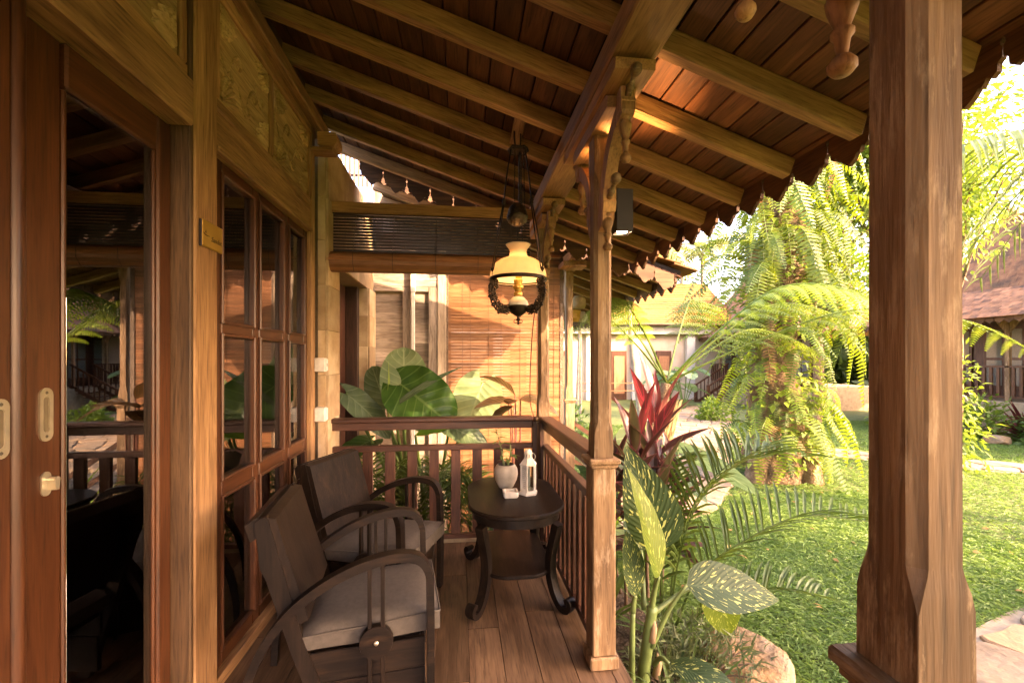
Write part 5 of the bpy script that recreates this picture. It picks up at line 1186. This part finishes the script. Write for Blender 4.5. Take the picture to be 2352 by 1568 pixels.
# vine leaves on the trunk
r = np.random.default_rng(5); n = 1600; aa = r.uniform(0, 2*PI, n); zz = r.uniform(-.4, 4.6, n); P_ = np.stack([5.03+np.cos(aa)*(.40-.02*zz+r.uniform(0, .25, n)), 6.6+np.sin(aa)*(.40-.02*zz+r.uniform(0, .25, n)), zz], 1)
D_ = np.stack([np.cos(aa), np.sin(aa), r.uniform(-1.2, .3, n)], 1); N_ = np.stack([np.cos(aa)*.4, np.sin(aa)*.4, np.ones(n)], 1)+r.normal(0, .3, (n, 3))
tag(link('vine_leaves', leafcloud('vine_leaves', P_-np.array(WP[ft.name]), D_, N_, r.uniform(.06, .15, n), r.uniform(.05, .11, n), .3), leafmat('vine_leaf', (.14, .22, .025), (.30, .40, .06), trans=.4), ft), kind='stuff')
# ---- tree fern with straw-wrapped trunk
tf = thing('tree_fern', 'tree fern with wide lacy fronds over a straw-wrapped trunk', 'tree fern', (2.3, 5.1, GZ))
part('trunk', trunk_mb([(2.22, 5.1, GZ-.03), (2.3, 5.1, .2), (2.46, 5.1, 1.02)], (.07, .06), 10, .2, 4, 9.), M_bark(), tf, smooth=True)
stw = MB(); rs_ = random.Random(4)
for i in range(420):
    a = rs_.uniform(0, 2*PI); t0 = rs_.uniform(-.12, .55); t1 = min(1.02, t0+rs_.uniform(.3, .6)); f = lambda t: Vector((2.22+.22*t+.02*t*t, 5.1, GZ+.12+1.28*t)); rad = lambda t: .085+.062*t
    p0 = f(t0)+Vector((math.cos(a), math.sin(a), 0))*rad(t0)*rs_.uniform(.85, 1.12); p1 = f(t1)+Vector((math.cos(a+.12), math.sin(a+.12), 0))*rad(t1)*rs_.uniform(.9, 1.25)
    stw.tube([p0, p0.lerp(p1, .5)+Vector((rs_.uniform(-.006, .006), rs_.uniform(-.006, .006), 0)), p1], .0042, 3, cap=False)
tag(part('straw_wrap', stw, rough_mat('straw', (.30, .20, .08), (.55, .40, .19), scale=14, rough=.8), tf), kind='stuff')
for zc in (-.2, .12, .42): part('wire', MB().tube([(2.22+.22*((zc-GZ-.12)/1.28)+math.cos(x*PI/8)*(.10+.06*(zc-GZ)/1.3), 5.1+math.sin(x*PI/8)*(.10+.06*(zc-GZ)/1.3), zc) for x in range(17)], .003, 4), M_iron(), tf)
tfm = leafmat('tree_fern_leaf', (.10, .17, .03), (.22, .30, .05), trans=.42, rough=.5, var=.3)
cr = Vector((2.47, 5.1, 1.03))
for k, (dx, dy, ze, L, dr_) in enumerate(((-.65, -.25, .95, 1.0, .12), (.85, -.1, .95, 1.55, .25), (1.15, -.35, .85, 1.75, .35), (.5, .5, 1.1, 1.4, .25), (-.4, .6, 1.0, 1.2, .2), (.75, -.7, 1.05, 1.2, .3), (1.0, .35, .7, 1.5, .3), (-.9, .2, .85, .9, .2))):
    d = Vector((dx, dy, 0)); pts = [cr, cr+d*.45*L+Vector((0, 0, ze*.55)), cr+d*.95*L+Vector((0, 0, ze*.98)), cr+d*1.45*L+Vector((0, 0, ze*1.0-dr_*.4)), cr+d*1.8*L+Vector((0, 0, ze*.8-dr_*1.1))]
    part('frond', tree_fern_frond(pts, 17, .44, 12, k), tfm, tf)
# ---- cordyline with red leaves
cm_r = leafmat('cordyline_red', (.075, .021, .018), (.15, .048, .038), vein=(.30, .05, .05), trans=.35, rough=.35, veins=3, var=.3)
cm_d = leafmat('cordyline_dark', (.035, .022, .016), (.085, .040, .026), edge=(.17, .045, .045), trans=.22, rough=.35, veins=3, var=.3)
cm_g = leafmat('cordyline_olive', (.055, .055, .022), (.11, .09, .04), edge=(.16, .06, .05), trans=.25, rough=.35, veins=3, var=.3)
co = thing('cordyline', 'red-leaved cordyline plant behind the middle post', 'plant', (1.30, 3.25, GZ+.1))
for (base, top, nl, ln_, red) in (((1.30, 3.28, GZ+.08), (1.52, 3.30, .80), 20, .46, .26), ((1.22, 3.18, GZ+.08), (1.30, 3.15, .62), 17, .40, .06), ((1.36, 3.1, GZ+.08), (1.40, 3.05, .36), 17, .38, .0), ((1.24, 3.35, GZ+.08), (1.19, 3.4, .30), 14, .36, .0), ((1.50, 3.2, GZ+.08), (1.62, 3.15, .28), 14, .36, .0)):
    b0, t0 = Vector(base), Vector(top); P = spline([b0, b0.lerp(t0, .5)+Vector((-.04, 0, .02)), t0], 6)
    sp_ = part('stem', MB().tube(P, .013, 8), plain('cordyline_stem', (.16, .10, .06), rough=.7), co, smooth=True)
    for i in range(nl):
        f = i/(nl-1); p = P[int(6+6*f)]; a = i*2.399+base[0]*10; el = math.radians(12+66*f); d = Vector((math.cos(a)*math.cos(el), math.sin(a)*math.cos(el), math.sin(el)))
        mt = cm_r if (f > 1-red) else (cm_d if i % 3 else cm_g); q = p+d*.10
        lf = part('leaf', leaf_mb(ln_*(.8+.35*f), ln_*.235, 'lance', .42-.28*f, .16, 12, 4, M=frame(q, d, random.uniform(-.6, .6))), mt, co, smooth=True)
        part('petiole', MB().tube([p, q+d*.02], .005, 5), plain('red_petiole', (.22, .05, .05)), lf)
# ---- dieffenbachia with spotted leaves
df_m = leafmat('spotted_leaf', (.020, .046, .014), (.040, .075, .025), vein=(.055, .095, .035), spots=(.40, .44, .14), trans=.25, rough=.5, spec=.25, veins=16, var=.12)
df_y = leafmat('spotted_leaf_lit', (.10, .16, .02), (.16, .23, .03), vein=(.16, .22, .04), spots=(.46, .52, .12), trans=.45, rough=.4, veins=16, var=.1)  # yellower copy of the spotted leaf, back light painted into its colour
dfp = thing('dieffenbachia', 'spotted-leaf dieffenbachia at the foot of the middle post', 'plant', (.93, 2.18, GZ+.15))
stm = plain('dieff_stem', (.14, .20, .06), rough=.45)
part('stalk', MB().tube(spline([(.93, 2.18, GZ+.08), (.93, 2.18, -.32), (.955, 2.17, -.08), (.97, 2.16, .05)], 5), [.036-.012*i/15 for i in range(16)], 12), stm, dfp, smooth=True)
part('stalk', MB().tube(spline([(.86, 2.12, GZ+.12), (.845, 2.12, -.25), (.85, 2.12, .08)], 5), [.018-.006*i/10 for i in range(11)], 9), stm, dfp, smooth=True)
for (z, s) in ((-.30, .05), (-.12, .03)): part('leaf_scar', MB().tube([(.93+s, 2.15, z), (.93+s*1.3, 2.14, z+.07), (.95+s*.8, 2.15, z+.12)], [.02, .016, .003], 7), plain('dry_scar', (.34, .22, .12), rough=.9), dfp, smooth=True)
for (p0, p1, L, W, d, roll, bend, mt, dp_) in (
    ((.96, 2.16, .0), (.985, 2.12, .22), .56, .22, (-.20, -.02, .95), (.75, -.75, .1), .10, df_y, 0),
    ((.97, 2.18, .02), (1.07, 2.24, .30), .56, .29, (-.30, .10, .93), (-.25, -.95, .2), .14, df_m, 0),
    ((.96, 2.15, -.15), (1.13, 2.12,   .17), .54, .25, (.95, -.06, -.10), (-.12, -.66, .75), .14, df_m, .06),
    ((.97, 2.2, -.02), (1.40, 2.32, .08), .32, .20, (.22, -.05, -.95), (-.3, -.95, .1), .05, df_y, 0),
    ((.85, 2.12, .05), (.855, 2.10, .14), .32, .13, (-.10, -.06, .97), (.3, -.95, .1), .12, df_m, 0),
    ((.95, 2.22, .0), (1.02, 2.42, .22), .50, .22, (.30, .62, .50), (-.2, -.6, .8), .3, df_m, .2),
    ((.95, 2.1, -.2), (.97, 1.98, -.12), .36, .16, (.35, -.5, .2), (0, -.3, 1), .5, df_m, .3)):
    pt = part('petiole', MB().tube(spline([p0, Vector(p0).lerp(Vector(p1), .5)+Vector((.0, 0, .03)), p1], 5), [.014-.006*i/10 for i in range(11)], 8), stm, dfp, smooth=True)
    part('leaf', leaf_mb(L, W, 'oval' if L < .4 else 'pointed', bend, .10, 18, 8, wave=.012, droop=dp_, M=frameN(p1, d, roll)), mt, pt, smooth=True)
# ---- areca palm
arm = leafmat('areca_leaf', (.045, .085, .016), (.095, .15, .03), trans=.3, rough=.4, var=.25, veins=2)
ap = thing('areca_palm', 'arching green areca palm in front of the lawn', 'palm', (1.45, 2.85, GZ+.05))
b = Vector((1.36, 2.78, GZ+.1))
for k, (pts, n, ll) in enumerate((
    ([(1.36, 2.78, -.5), (1.40, 2.74, -.02), (1.52, 2.72, .36), (1.78, 2.70, .62), (2.02, 2.68, .68)], 26, .52),
    ([(1.40, 2.80, -.5), (1.55, 2.76, -.12), (1.85, 2.74, .10), (2.25, 2.72, .26), (2.72, 2.68, .22)], 25, .48),
    ([(1.38, 2.84, -.5), (1.46, 2.86, .02), (1.68, 2.90, .42), (2.1, 2.95, .66), (2.55, 3.0, .58)], 26, .46),
    ([(1.36, 2.86, -.5), (1.38, 2.94, .0), (1.44, 3.1, .34), (1.62, 3.25, .52), (1.85, 3.4, .5)], 24, .36),
    ([(1.34, 2.80, -.5), (1.30, 2.78, -.1), (1.26, 2.72, .15), (1.22, 2.66, .28), (1.15, 2.58, .3)], 20, .3),
    ([(1.42, 2.78, -.5), (1.60, 2.66, -.25), (1.9, 2.56, -.12), (2.2, 2.46, -.14)], 20, .3))):
    part('frond', feather_frond(pts, n, ll, .024, .3, k, lift=.45), arm, ap)
# ---- low thin-leaved shrub in front of the boulder
def bush(name, label, c, rad, n, L, W, mat, cat='shrub', stems=8, seed=0, group=None, up=.4, hollow=.35):
    T = thing(name, label, cat, c, group); r_ = np.random.default_rng(seed)
    d = r_.normal(0, 1, (n, 3)); d /= np.linalg.norm(d, axis=1, keepdims=True); d[:, 2] = np.abs(d[:, 2]) if c[2] < .3 and rad[2] > 0 and up >= 0 else d[:, 2]; rr_ = (hollow+(1-hollow)*r_.uniform(0, 1, n)**.6)
    wob = 1+.28*np.sin(d[:, 0]*5+seed)*np.cos(d[:, 1]*4+seed*2)
    P = d*np.array(rad)*(rr_*wob)[:, None]; D = d+r_.normal(0, .6, (n, 3)); D[:, 2] += up*.5-.2; N = np.tile([0, 0, 1.], (n, 1))+r_.normal(0, .5, (n, 3))
    tag(link('foliage', leafcloud('foliage', P, D, N, L*r_.uniform(.6, 1.3, n), W*r_.uniform(.7, 1.2, n), .25), mat, T), kind='stuff')
    for i in range(stems):
        q = P[r_.integers(n)]; mb_ = MB().tube(spline([(0, 0, 0) if True else 0, Vector(q)*.5+Vector((0, 0, .1*rad[2])), Vector(q)*.95], 4), [.008*rad[0]*2+.002]*4+[.004]*5, 5); link('stem', mb_.mesh('stem', None, True), plain('twig', (.12, .08, .05), rough=.9), T)
    return T
shm = leafmat('thin_leaf', (.07, .10, .035), (.15, .19, .08), trans=.3, var=.2)
bush('low_shrub', 'thin-leaved grey-green shrub leaning over the boulder', (1.36, 2.36, GZ+.06), (.34, .30, .36), 800, .075, .014, shm, seed=3, stems=14)
bush('low_shrub', 'small straggling shrub at the foot of the spotted plant', (1.10, 2.32, GZ+.08), (.26, .28, .30), 500, .085, .014, shm, seed=4, stems=12)
gtm = leafmat('strap_leaf', (.04, .09, .018), (.10, .17, .035), trans=.3)
def tuft(name, label, c, n, L, W, mat, seed, cat='plant', spread=1., group=None):
    T = thing(name, label, cat, c, group); r_ = random.Random(seed)
    for i in range(n):
        a = r_.uniform(0, 2*PI); el = math.radians(r_.uniform(40, 82)); d = (math.cos(a)*math.cos(el)*spread, math.sin(a)*math.cos(el)*spread, math.sin(el)); me_ = leaf_mb(L*r_.uniform(.7, 1.15), W, 'lance', r_.uniform(.35, .9), .2, 9, 2).mesh('leaf', None, True)
        o = link('leaf', me_, mat, T); M = frame((r_.uniform(-.03, .03), r_.uniform(-.03, .03), 0), d); o.matrix_basis = M
    return T
tuft('strap_plant', 'dark green strap-leaved tuft beside the veranda step', (1.06, 2.02, GZ+.08), 22, .42, .024, gtm, 1)
tuft('strap_plant', 'green strap-leaved tuft under the areca palm', (1.30, 2.66, GZ+.06), 22, .45, .022, gtm, 2)
# ---- elephant ears behind the end railing
eam = leafmat('elephant_ear', (.022, .075, .014), (.05, .125, .022), vein=(.09, .17, .05), trans=.35, rough=.35, veins=7, var=.1)
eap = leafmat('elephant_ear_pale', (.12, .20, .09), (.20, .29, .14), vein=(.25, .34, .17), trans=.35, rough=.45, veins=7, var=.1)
ead = leafmat('elephant_ear_shade', (.05, .09, .035), (.09, .14, .06), vein=(.13, .18, .09), trans=.3, rough=.45, veins=7)  # darker copy of the pale leaf, shade painted into its colour
ee = thing('elephant_ear', 'elephant ear plant with huge leaves behind the end railing', 'plant', (-.35, 3.95, GZ+.05))
for (p, L, W, d, roll, mt, shp, bend) in (
    ((-.50, 3.80, 1.10), .56, .50, (.62, -.25, -.45), (-.1, -.9, .45), eam, 'heart', .12),
    ((-.50, 4.05, .98), .44, .42, (-.02, .05, .95), (.1, -.98, .1), eap, 'heart', .08),
    ((.20, 4.05, 1.10), .46, .44, (-.30, -.10, -.85), (.1, -.95, .2), eap, 'heart', .10),
    ((-.93, 3.75, 1.03), .50, .26, (.62, -.10, -.45), (.3, -.6, .75), ead, 'heart', .25),
    ((-.66, 4.1, .88), .40, .28, (-.35, .1, .85), (-.2, -.95, .2), ead, 'heart', .1),
    ((-.60, 3.80, .80), .50, .055, (.02, 0, 1), (1, -.3, 0), leafmat('rolled_leaf', (.16, .26, .05), (.22, .32, .07), trans=.4), 'lance', .02),
    ((-.54, 3.72, .92), .62, .06, (.75, -.05, .62), (.2, -.8, .6), ead, 'lance', .42),
    ((-.36, 3.62, .70), .50, .12, (.75, -.05, .28), (-.2, -.6, .8), leafmat('bright_leaf', (.08, .20, .02), (.14, .30, .035), trans=.5, veins=12), 'lance', .12),
    ((-.10, 3.9, .72), .36, .26, (.7, -.2, -.2), (.1, -.6, .8), ead, 'heart', .3),
    ((-.75, 3.9, .62), .36, .26, (-.4, -.5, -.1), (-.1, -.5, .85), eam, 'heart', .3)):
    P0 = Vector((-.38+.12*math.sin(L*40), 4.0, GZ)); p = Vector(p)
    pt = part('petiole', MB().tube(spline([P0, P0.lerp(p, .6)+Vector((0, .03, .06)), p], 6), [.022-.012*i/12 for i in range(13)], 8), M_stem(), ee, smooth=True)
    part('leaf', leaf_mb(L, W, shp, bend, .06, 20, 10, wave=.022 if shp == 'heart' else 0, M=frameN(p, d, roll)), mt, pt, smooth=True)
# ---- bronze leaves near the far post
bzm = leafmat('bronze_leaf', (.05, .032, .014), (.11, .07, .03), vein=(.17, .10, .04), trans=.25, rough=.35, veins=7)
bz = thing('bronze_leaf_plant', 'bronze-leaved plant rising behind the end railing near the far post', 'plant', (.45, 3.72, GZ+.05))
for (p, L, W, d, roll) in (((.40, 3.70, .93), .30, .20, (.25, -.55, .30), 0), ((.42, 3.72, .95), .30, .17, (-.85, -.1, .12), -.3), ((.46, 3.75, 1.00), .32, .22, (-.55, .2, .60), .4), ((.50, 3.70, .98), .34, .20, (.85, -.15, -.10), .3), ((.44, 3.66, .92), .26, .15, (-.7, -.4, -.15), 0)):
    P0 = Vector((.44, 3.75, GZ)); p = Vector(p)
    pt = part('petiole', MB().tube(spline([P0, P0.lerp(p, .6)+Vector((.02, 0, .05)), p], 5), [.009-.004*i/10 for i in range(11)], 6), plain('bronze_stem', (.16, .06, .04)), bz, smooth=True); part('leaf', leaf_mb(L, W, 'oval', .35, .12, 14, 6, wave=.015, M=frame(p, d, roll)), bzm, pt, smooth=True)
# ---- understorey behind the balusters
for k, (x, y, lab) in enumerate(((-.62, 3.62, 'small feathery palm behind the balusters at the left'), (-.22, 3.70, 'small feathery palm behind the middle balusters'), (.12, 3.62, 'small feathery palm behind the balusters near the table'))):
    T = thing('dwarf_palm', lab, 'palm', (x, y, GZ+.05), 'dwarf palms behind the end railing'); r_ = random.Random(k+40)
    for i in range(9):
        a = 2*PI*i/9+r_.uniform(-.3, .3); L = r_.uniform(.5, .75); d = Vector((math.cos(a), math.sin(a)*.55, 0)); p0 = Vector((x, y, GZ+.05)); hz = r_.uniform(.65, 1.05)
        part('frond', feather_frond([p0, p0+d*.15+Vector((0, 0, hz*.55)), p0+d*L*.5+Vector((0, 0, hz)), p0+d*L*.85+Vector((0, 0, hz*.8))], 18, .24, .016, .4, i, lift=.3, stemr=.005, tmin=.35), arm, T)
vgm = leafmat('variegated', (.06, .09, .03), (.12, .15, .06), edge=(.42, .22, .16), trans=.3)
for k, (x, y, lab) in enumerate(((.22, 3.58, 'pink-edged leafy plant behind the balusters by the pot'), (-.02, 3.48, 'pink-edged leafy plant behind the balusters beside the table'), (.40, 3.50, 'leafy plant behind the lantern and the corner balusters'))): tuft('leafy_plant', lab, (x, y, GZ+.05), 16, .95-.1*k, .075, vgm if k < 2 else gtm, 20+k, group='leafy plants behind the end railing')
bush('ground_cover', 'low leafy ground cover at the foot of the end railing', (-.2, 3.75, GZ+.05), (.95, .30, .45), 900, .09, .035, gtm, seed=9, stems=6)
# ---- plants between the far post and the neighbour, and along the bed
for k, (x, y, L, n, mt, lab) in enumerate(((1.62, 4.6, .75, 20, leafmat('lime_leaf', (.13, .24, .03), (.22, .34, .05), trans=.45), 'lime green strap-leaved plant beside the neighbouring stair'), (1.05, 3.75, .6, 14, gtm, 'green strap-leaved plant outside the side railing'), (1.0, 2.95, .6, 16, gtm, 'green strap-leaved plant below the middle of the side railing'))): tuft('strap_plant', lab, (x, y, GZ+.1), n, L, .05, mt, 60+k)
al = thing('garden_alocasia', 'broad-leaved alocasia behind the red cordyline', 'plant', (1.75, 3.9, GZ+.02))
for (p, L, W, d, roll, mt) in (((1.50, 3.75, .62), .55, .36, (-.1, -.3, -.75), 0, ead), ((1.75, 3.85, .55), .52, .34, (.35, -.35, -.6), .2, ead), ((1.95, 3.8, .50), .72, .24, (.80, -.15, -.32), -.7, eap), ((1.62, 3.7, .28), .50, .30, (.2, -.6, -.4), 0, ead), ((1.85, 4.0, .30), .5, .3, (.6, -.4, -.3), .2, ead), ((1.15, 3.75, .55), .42, .22, (.5, -.5, -.35), .5, ead), ((1.0, 3.65, .35), .42, .24, (.5, -.6, -.3), .3, eam)):
    P0 = Vector((1.7, 3.95, GZ)) if p[0] > 1.3 else Vector((1.05, 3.9, GZ)); p = Vector(p); pt = part('petiole', MB().tube(spline([P0, P0.lerp(p, .6)+Vector((0, .03, .08)), p], 5), [.016-.008*i/10 for i in range(11)], 7), M_stem(), al, smooth=True)
    part('leaf', leaf_mb(L, W, 'heart', .2, .10, 16, 8, wave=.02, M=frame(p, d, roll)), mt, pt, smooth=True)
# ================================================================== TREES AND PALMS FURTHER OFF
def palm(label, base, h, L, n, seed, mat, fan_=False, name='palm_tree', tr=(.12, .09), drop=.7, group=None, lean=(0, 0), ll=.6, w=.05):
    T = thing(name, label, 'palm', base, group); r_ = random.Random(seed); bv = Vector(base); top = bv+Vector((lean[0], lean[1], h))
    part('trunk', trunk_mb([bv-Vector((0, 0, .05)), bv.lerp(top, .5)+Vector((lean[0]*.1, 0, 0)), top], tr, 10, .12, seed, 5.), M_pale_bark(), T, smooth=True)
    for i in range(n):
        a = 2*PI*i/n+r_.uniform(-.25, .25); e = r_.uniform(.15, 1.1); d = Vector((math.cos(a), math.sin(a), 0)); q = [top, top+d*L*.3+Vector((0, 0, L*.28*e)), top+d*L*.65+Vector((0, 0, L*.22*e)), top+d*L*.95+Vector((0, 0, L*(.05*e-drop*.35)))]
        if not fan_: part('frond', feather_frond(q, 26, ll, w, .6, i, lift=.1, stemr=.02), mat, T)
        else:
            hub = top+d*L*.45+Vector((0, 0, L*.3*e)); mb = MB().tube([top, hub], .012, 5); M = frame(hub, d+Vector((0, 0, .5*e-.3)))
            for s in range(22):
                an = math.radians(-115+230*s/21); leaf_mb(L*.55*r_.uniform(.85, 1.05), .05, 'lance', .35, .3, 5, 2, mb=mb, M=M @ Matrix.Rotation(an, 4, 'Z'))
            part('frond', mb, mat, T)
    return T
pmm = leafmat('palm_leaf', (.07, .11, .022), (.15, .20, .045), trans=.35, var=.25, veins=2)
pml = leafmat('palm_leaf_lit', (.14, .17, .04), (.26, .28, .08), trans=.4, var=.25, veins=2)  # brighter copy of the palm leaf, sunlight painted into its colour
palm('fan palm behind the eave corner, left of the fern tree', (12.2, 23.4, GZ), 7.4, 3.2, 14, 2, pmm, True)
palm('feather palm rising behind the fan palm', (14.3, 25.0, GZ), 8.2, 3.6, 16, 3, pml, ll=.8, w=.07)
palm('slim pale-stemmed palm before the yellow roof, seen left of the tree fern', (5.0, 11.8, GZ), 4.6, 1.9, 10, 4, pml, tr=(.085, .06), lean=(-.5, 0))
for k, (x, y) in enumerate(((3.05, 11.6), (3.35, 12.2), (3.7, 11.9))):
    palm(('thin ringed palm stem, left of three beside the neighbouring post', 'thin ringed palm stem, middle of three beside the neighbouring post', 'thin ringed palm stem, right of three beside the neighbouring post')[k], (x, y, GZ), 3.4+.4*k, 1.3, 8, 10+k, pmm, tr=(.045, .03), lean=(.15-.12*k, .1), group='thin palms by the neighbouring villa', ll=.4, w=.035)
palm('tall coconut palm whose frond hangs into the upper right corner', (8.6, 3.0, GZ), 4.1, 3.3, 12, 21, leafmat('coco_leaf', (.08, .12, .025), (.17, .22, .05), trans=.35, veins=2), name='coconut_palm', tr=(.17, .13), ll=.75, w=.045, drop=.9)
_cp = bpy.data.objects['coconut_palm']
part('frond', feather_frond([(8.55, 3.05, 3.5), (7.5, 3.75, 3.95), (6.5, 4.2, 3.86), (5.6, 4.45, 3.72), (4.9, 4.65, 3.3)], 46, .85, .05, .75, 77, lift=-.15, stemr=.022, tmin=.1), MATS['coco_leaf'], _cp)
def broadleaf(label, base, h, rad, n, seed, mat, L=.13, name='broadleaf_tree', tr=.16):
    T = thing(name, label, 'tree', base); bv = Vector(base); r_ = np.random.default_rng(seed); rp = random.Random(seed); top = bv+Vector((0, 0, h))
    part('trunk', trunk_mb([bv-Vector((0, 0, .05)), bv+Vector((.1, 0, h*.4)), top], (tr, tr*.45), 10, .2, seed), M_bark(), T, smooth=True)
    P = []; D = []
    for i in range(26):
        a = rp.uniform(0, 2*PI); e = rp.uniform(-.5, 1.3); f = rp.uniform(.55, 1.); tip = top+Vector((math.cos(a)*math.cos(e)*rad[0]*f, math.sin(a)*math.cos(e)*rad[1]*f, math.sin(e)*rad[2]*f)); st0 = bv+Vector((.05, 0, h*rp.uniform(.5, .95)))
        Q = spline([st0, st0.lerp(tip, .5)+Vector((0, 0, .12*rad[2])), tip], 6); part('branch', MB().tube(Q, [tr*.28*(1-.85*j/12)+.006 for j in range(13)], 6), M_bark(), T, smooth=True)
        m = n//26; tq = r_.uniform(.45, 1.05, m); base_ = np.array([list(Q[min(12, int(x*12))]) for x in tq]); sp = r_.normal(0, 1, (m, 3))*np.array(rad)*.17; P.append(base_+sp); dd = sp/np.linalg.norm(sp, axis=1, keepdims=True)+np.array([math.cos(a), math.sin(a), -.3])*.6; D.append(dd)
    P = np.concatenate(P)-np.array(bv); D = np.concatenate(D); m = len(P)
    tag(link('crown', leafcloud('crown', P, D, np.tile([0, 0, 1.], (m, 1))+r_.normal(0, .45, (m, 3)), L*r_.uniform(.6, 1.25, m), L*.5*r_.uniform(.7, 1.2, m), .3), mat, T), kind='stuff'); return T
blm = leafmat('broad_leaf', (.09, .16, .025), (.22, .32, .05), trans=.42, var=.1); bld = leafmat('broad_leaf_dark', (.04, .075, .018), (.09, .14, .03), trans=.35, var=.1)
broadleaf('leafy green tree in front of the tiled house at the right edge', (8.9, 7.1, GZ), 5.0, (1.0, 1.0, 1.3), 4200, 31, blm, .12, tr=.10)
bush('leafy_sapling', 'leafy green sapling right beside the near post', (8.25, 6.65, GZ+.9), (.42, .42, 1.5), 750, .13, .06, blm, 'sapling', 6, 55, up=-.2)
broadleaf('tall leafy tree behind the fern tree, left of the near post', (9.8, 11.3, GZ), 4.6, (2.0, 2.0, 2.2), 4200, 32, blm, .17)
broadleaf('high tree crown above the tiled house, trunk hidden by the near post', (11.3, 10.3, GZ), 7.6, (3.0, 3.0, 2.7), 11000, 33, blm, .20, tr=.22)
broadleaf('dark tree behind the stair house', (19, 22, GZ), 6.0, (3.5, 3.5, 3.0), 4500, 34, bld, .26, tr=.3)
broadleaf('dark tree beyond the pale building', (12, 29, GZ), 6.5, (4, 4, 3.2), 4500, 35, bld, .28, tr=.3)
# unseen trees added to block the sun, outside the frame, behind the camera and to the right
broadleaf('unseen dense tree added behind the camera to keep sun off the veranda', (6.3, -2.9, GZ), 4.7, (2.4, 2.2, 2.1), 15000, 41, bld, .38, tr=.25)
broadleaf('unseen tree added out of frame to shade lawn and lower blind, middle of the row', (7.8, -.2, GZ), 3.7, (1.7, 1.4, 1.6), 3400, 42, bld, .26, tr=.25)
broadleaf('unseen dense tree added behind the camera to block sun, far end of the row', (4.2, -4.6, GZ), 4.2, (2.0, 1.8, 1.8), 8000, 43, bld, .30, tr=.25)
# shrubs and borders by the houses
for k, (x, y, rx, rz, lab, mt) in enumerate(((12.6, 9.6, .75, .75, 'rounded leafy shrub below the railing of the tiled house', blm), (12.9, 8.3, .6, .55, 'low border shrub at the right edge below the tiled house', gtm), (12.2, 11.0, .7, .9, 'leafy shrub left of the tiled house tree', blm), (7.9, 13.2, .5, .5, 'small bush beside the far path', blm), (2.2, 9.5, .7, .8, 'bush behind the neighbouring stair rail', gtm), (10.6, 12.7, .9, .7, 'dark border shrub between the two tiled houses', bld), (3.2, 16.5, 1.2, .9, 'low shrub in front of the pale building', blm))):
    bush('garden_shrub', lab, (x, y, GZ), (rx, rx, rz*1.3), 700, .17, .07, mt, seed=70+k, stems=5)
tuft('border_cordyline', 'red-leaved cordyline below the railing of the tiled house', (13.0, 8.9, GZ), 22, .9, .12, cm_r, 81)
for k, (x, y) in enumerate(((8.9, 16.9), (8.5, 17.6))):
    T = thing('far_alocasia', ('blue-green elephant ear at the foot of the timber stair', 'broad-leaved plant left of the elephant ear by the timber stair')[k], 'plant', (x, y, GZ))
    for i in range(7):
        a = i*.9; p = Vector((x+.35*math.cos(a), y+.35*math.sin(a), .2+.13*i)); pt = part('petiole', MB().tube([(x, y, GZ), p], .02, 5), M_stem(), T); part('leaf', leaf_mb(.75, .6, 'heart', .25, .08, 10, 6, M=frame(p, (math.cos(a), math.sin(a)-.4, -.2))), eap if i % 2 else eam, pt, smooth=True)

# a far wood closing the horizon behind the houses: one mass nobody could count
r = np.random.default_rng(99); n = 26000; aa = r.uniform(math.radians(-12), math.radians(82), n); dd = r.uniform(34, 46, n); top = 4.2+1.6*np.sin(aa*9)+1.2*np.sin(aa*23+1)
P_ = np.stack([np.sin(aa)*dd, np.cos(aa)*dd, GZ+(r.uniform(0, 1, n)**.75)*(top-GZ)], 1); D_ = r.normal(0, 1, (n, 3)); N_ = r.normal(0, .6, (n, 3))+np.array([0, 0, 1.])
tag(link('far_wood', leafcloud('far_wood', P_, D_, N_, r.uniform(.6, 1.2, n), r.uniform(.35, .7, n), .2), bld), 'dim green wood closing the view between the houses', 'wood', kind='stuff')

# fallen leaves strewn over the lawn
r = np.random.default_rng(123); n = 150; X = r.uniform(1.5, 8, n); Y = r.uniform(1.6, 7, n); a = r.uniform(0, 2*PI, n)
tag(link('fallen_leaves', leafcloud('fallen_leaves', np.stack([X, Y, np.full(n, GZ+.045)], 1), np.stack([np.cos(a), np.sin(a), r.uniform(-.1, .3, n)], 1), np.tile([0, 0, 1.], (n, 1))+r.normal(0, .3, (n, 3)), r.uniform(.04, .09, n), r.uniform(.02, .045, n), .15), leafmat('dry_leaf', (.22, .12, .04), (.40, .26, .09), trans=.2, rough=.8)), 'dry brown leaves strewn over the lawn', 'leaves', kind='stuff')
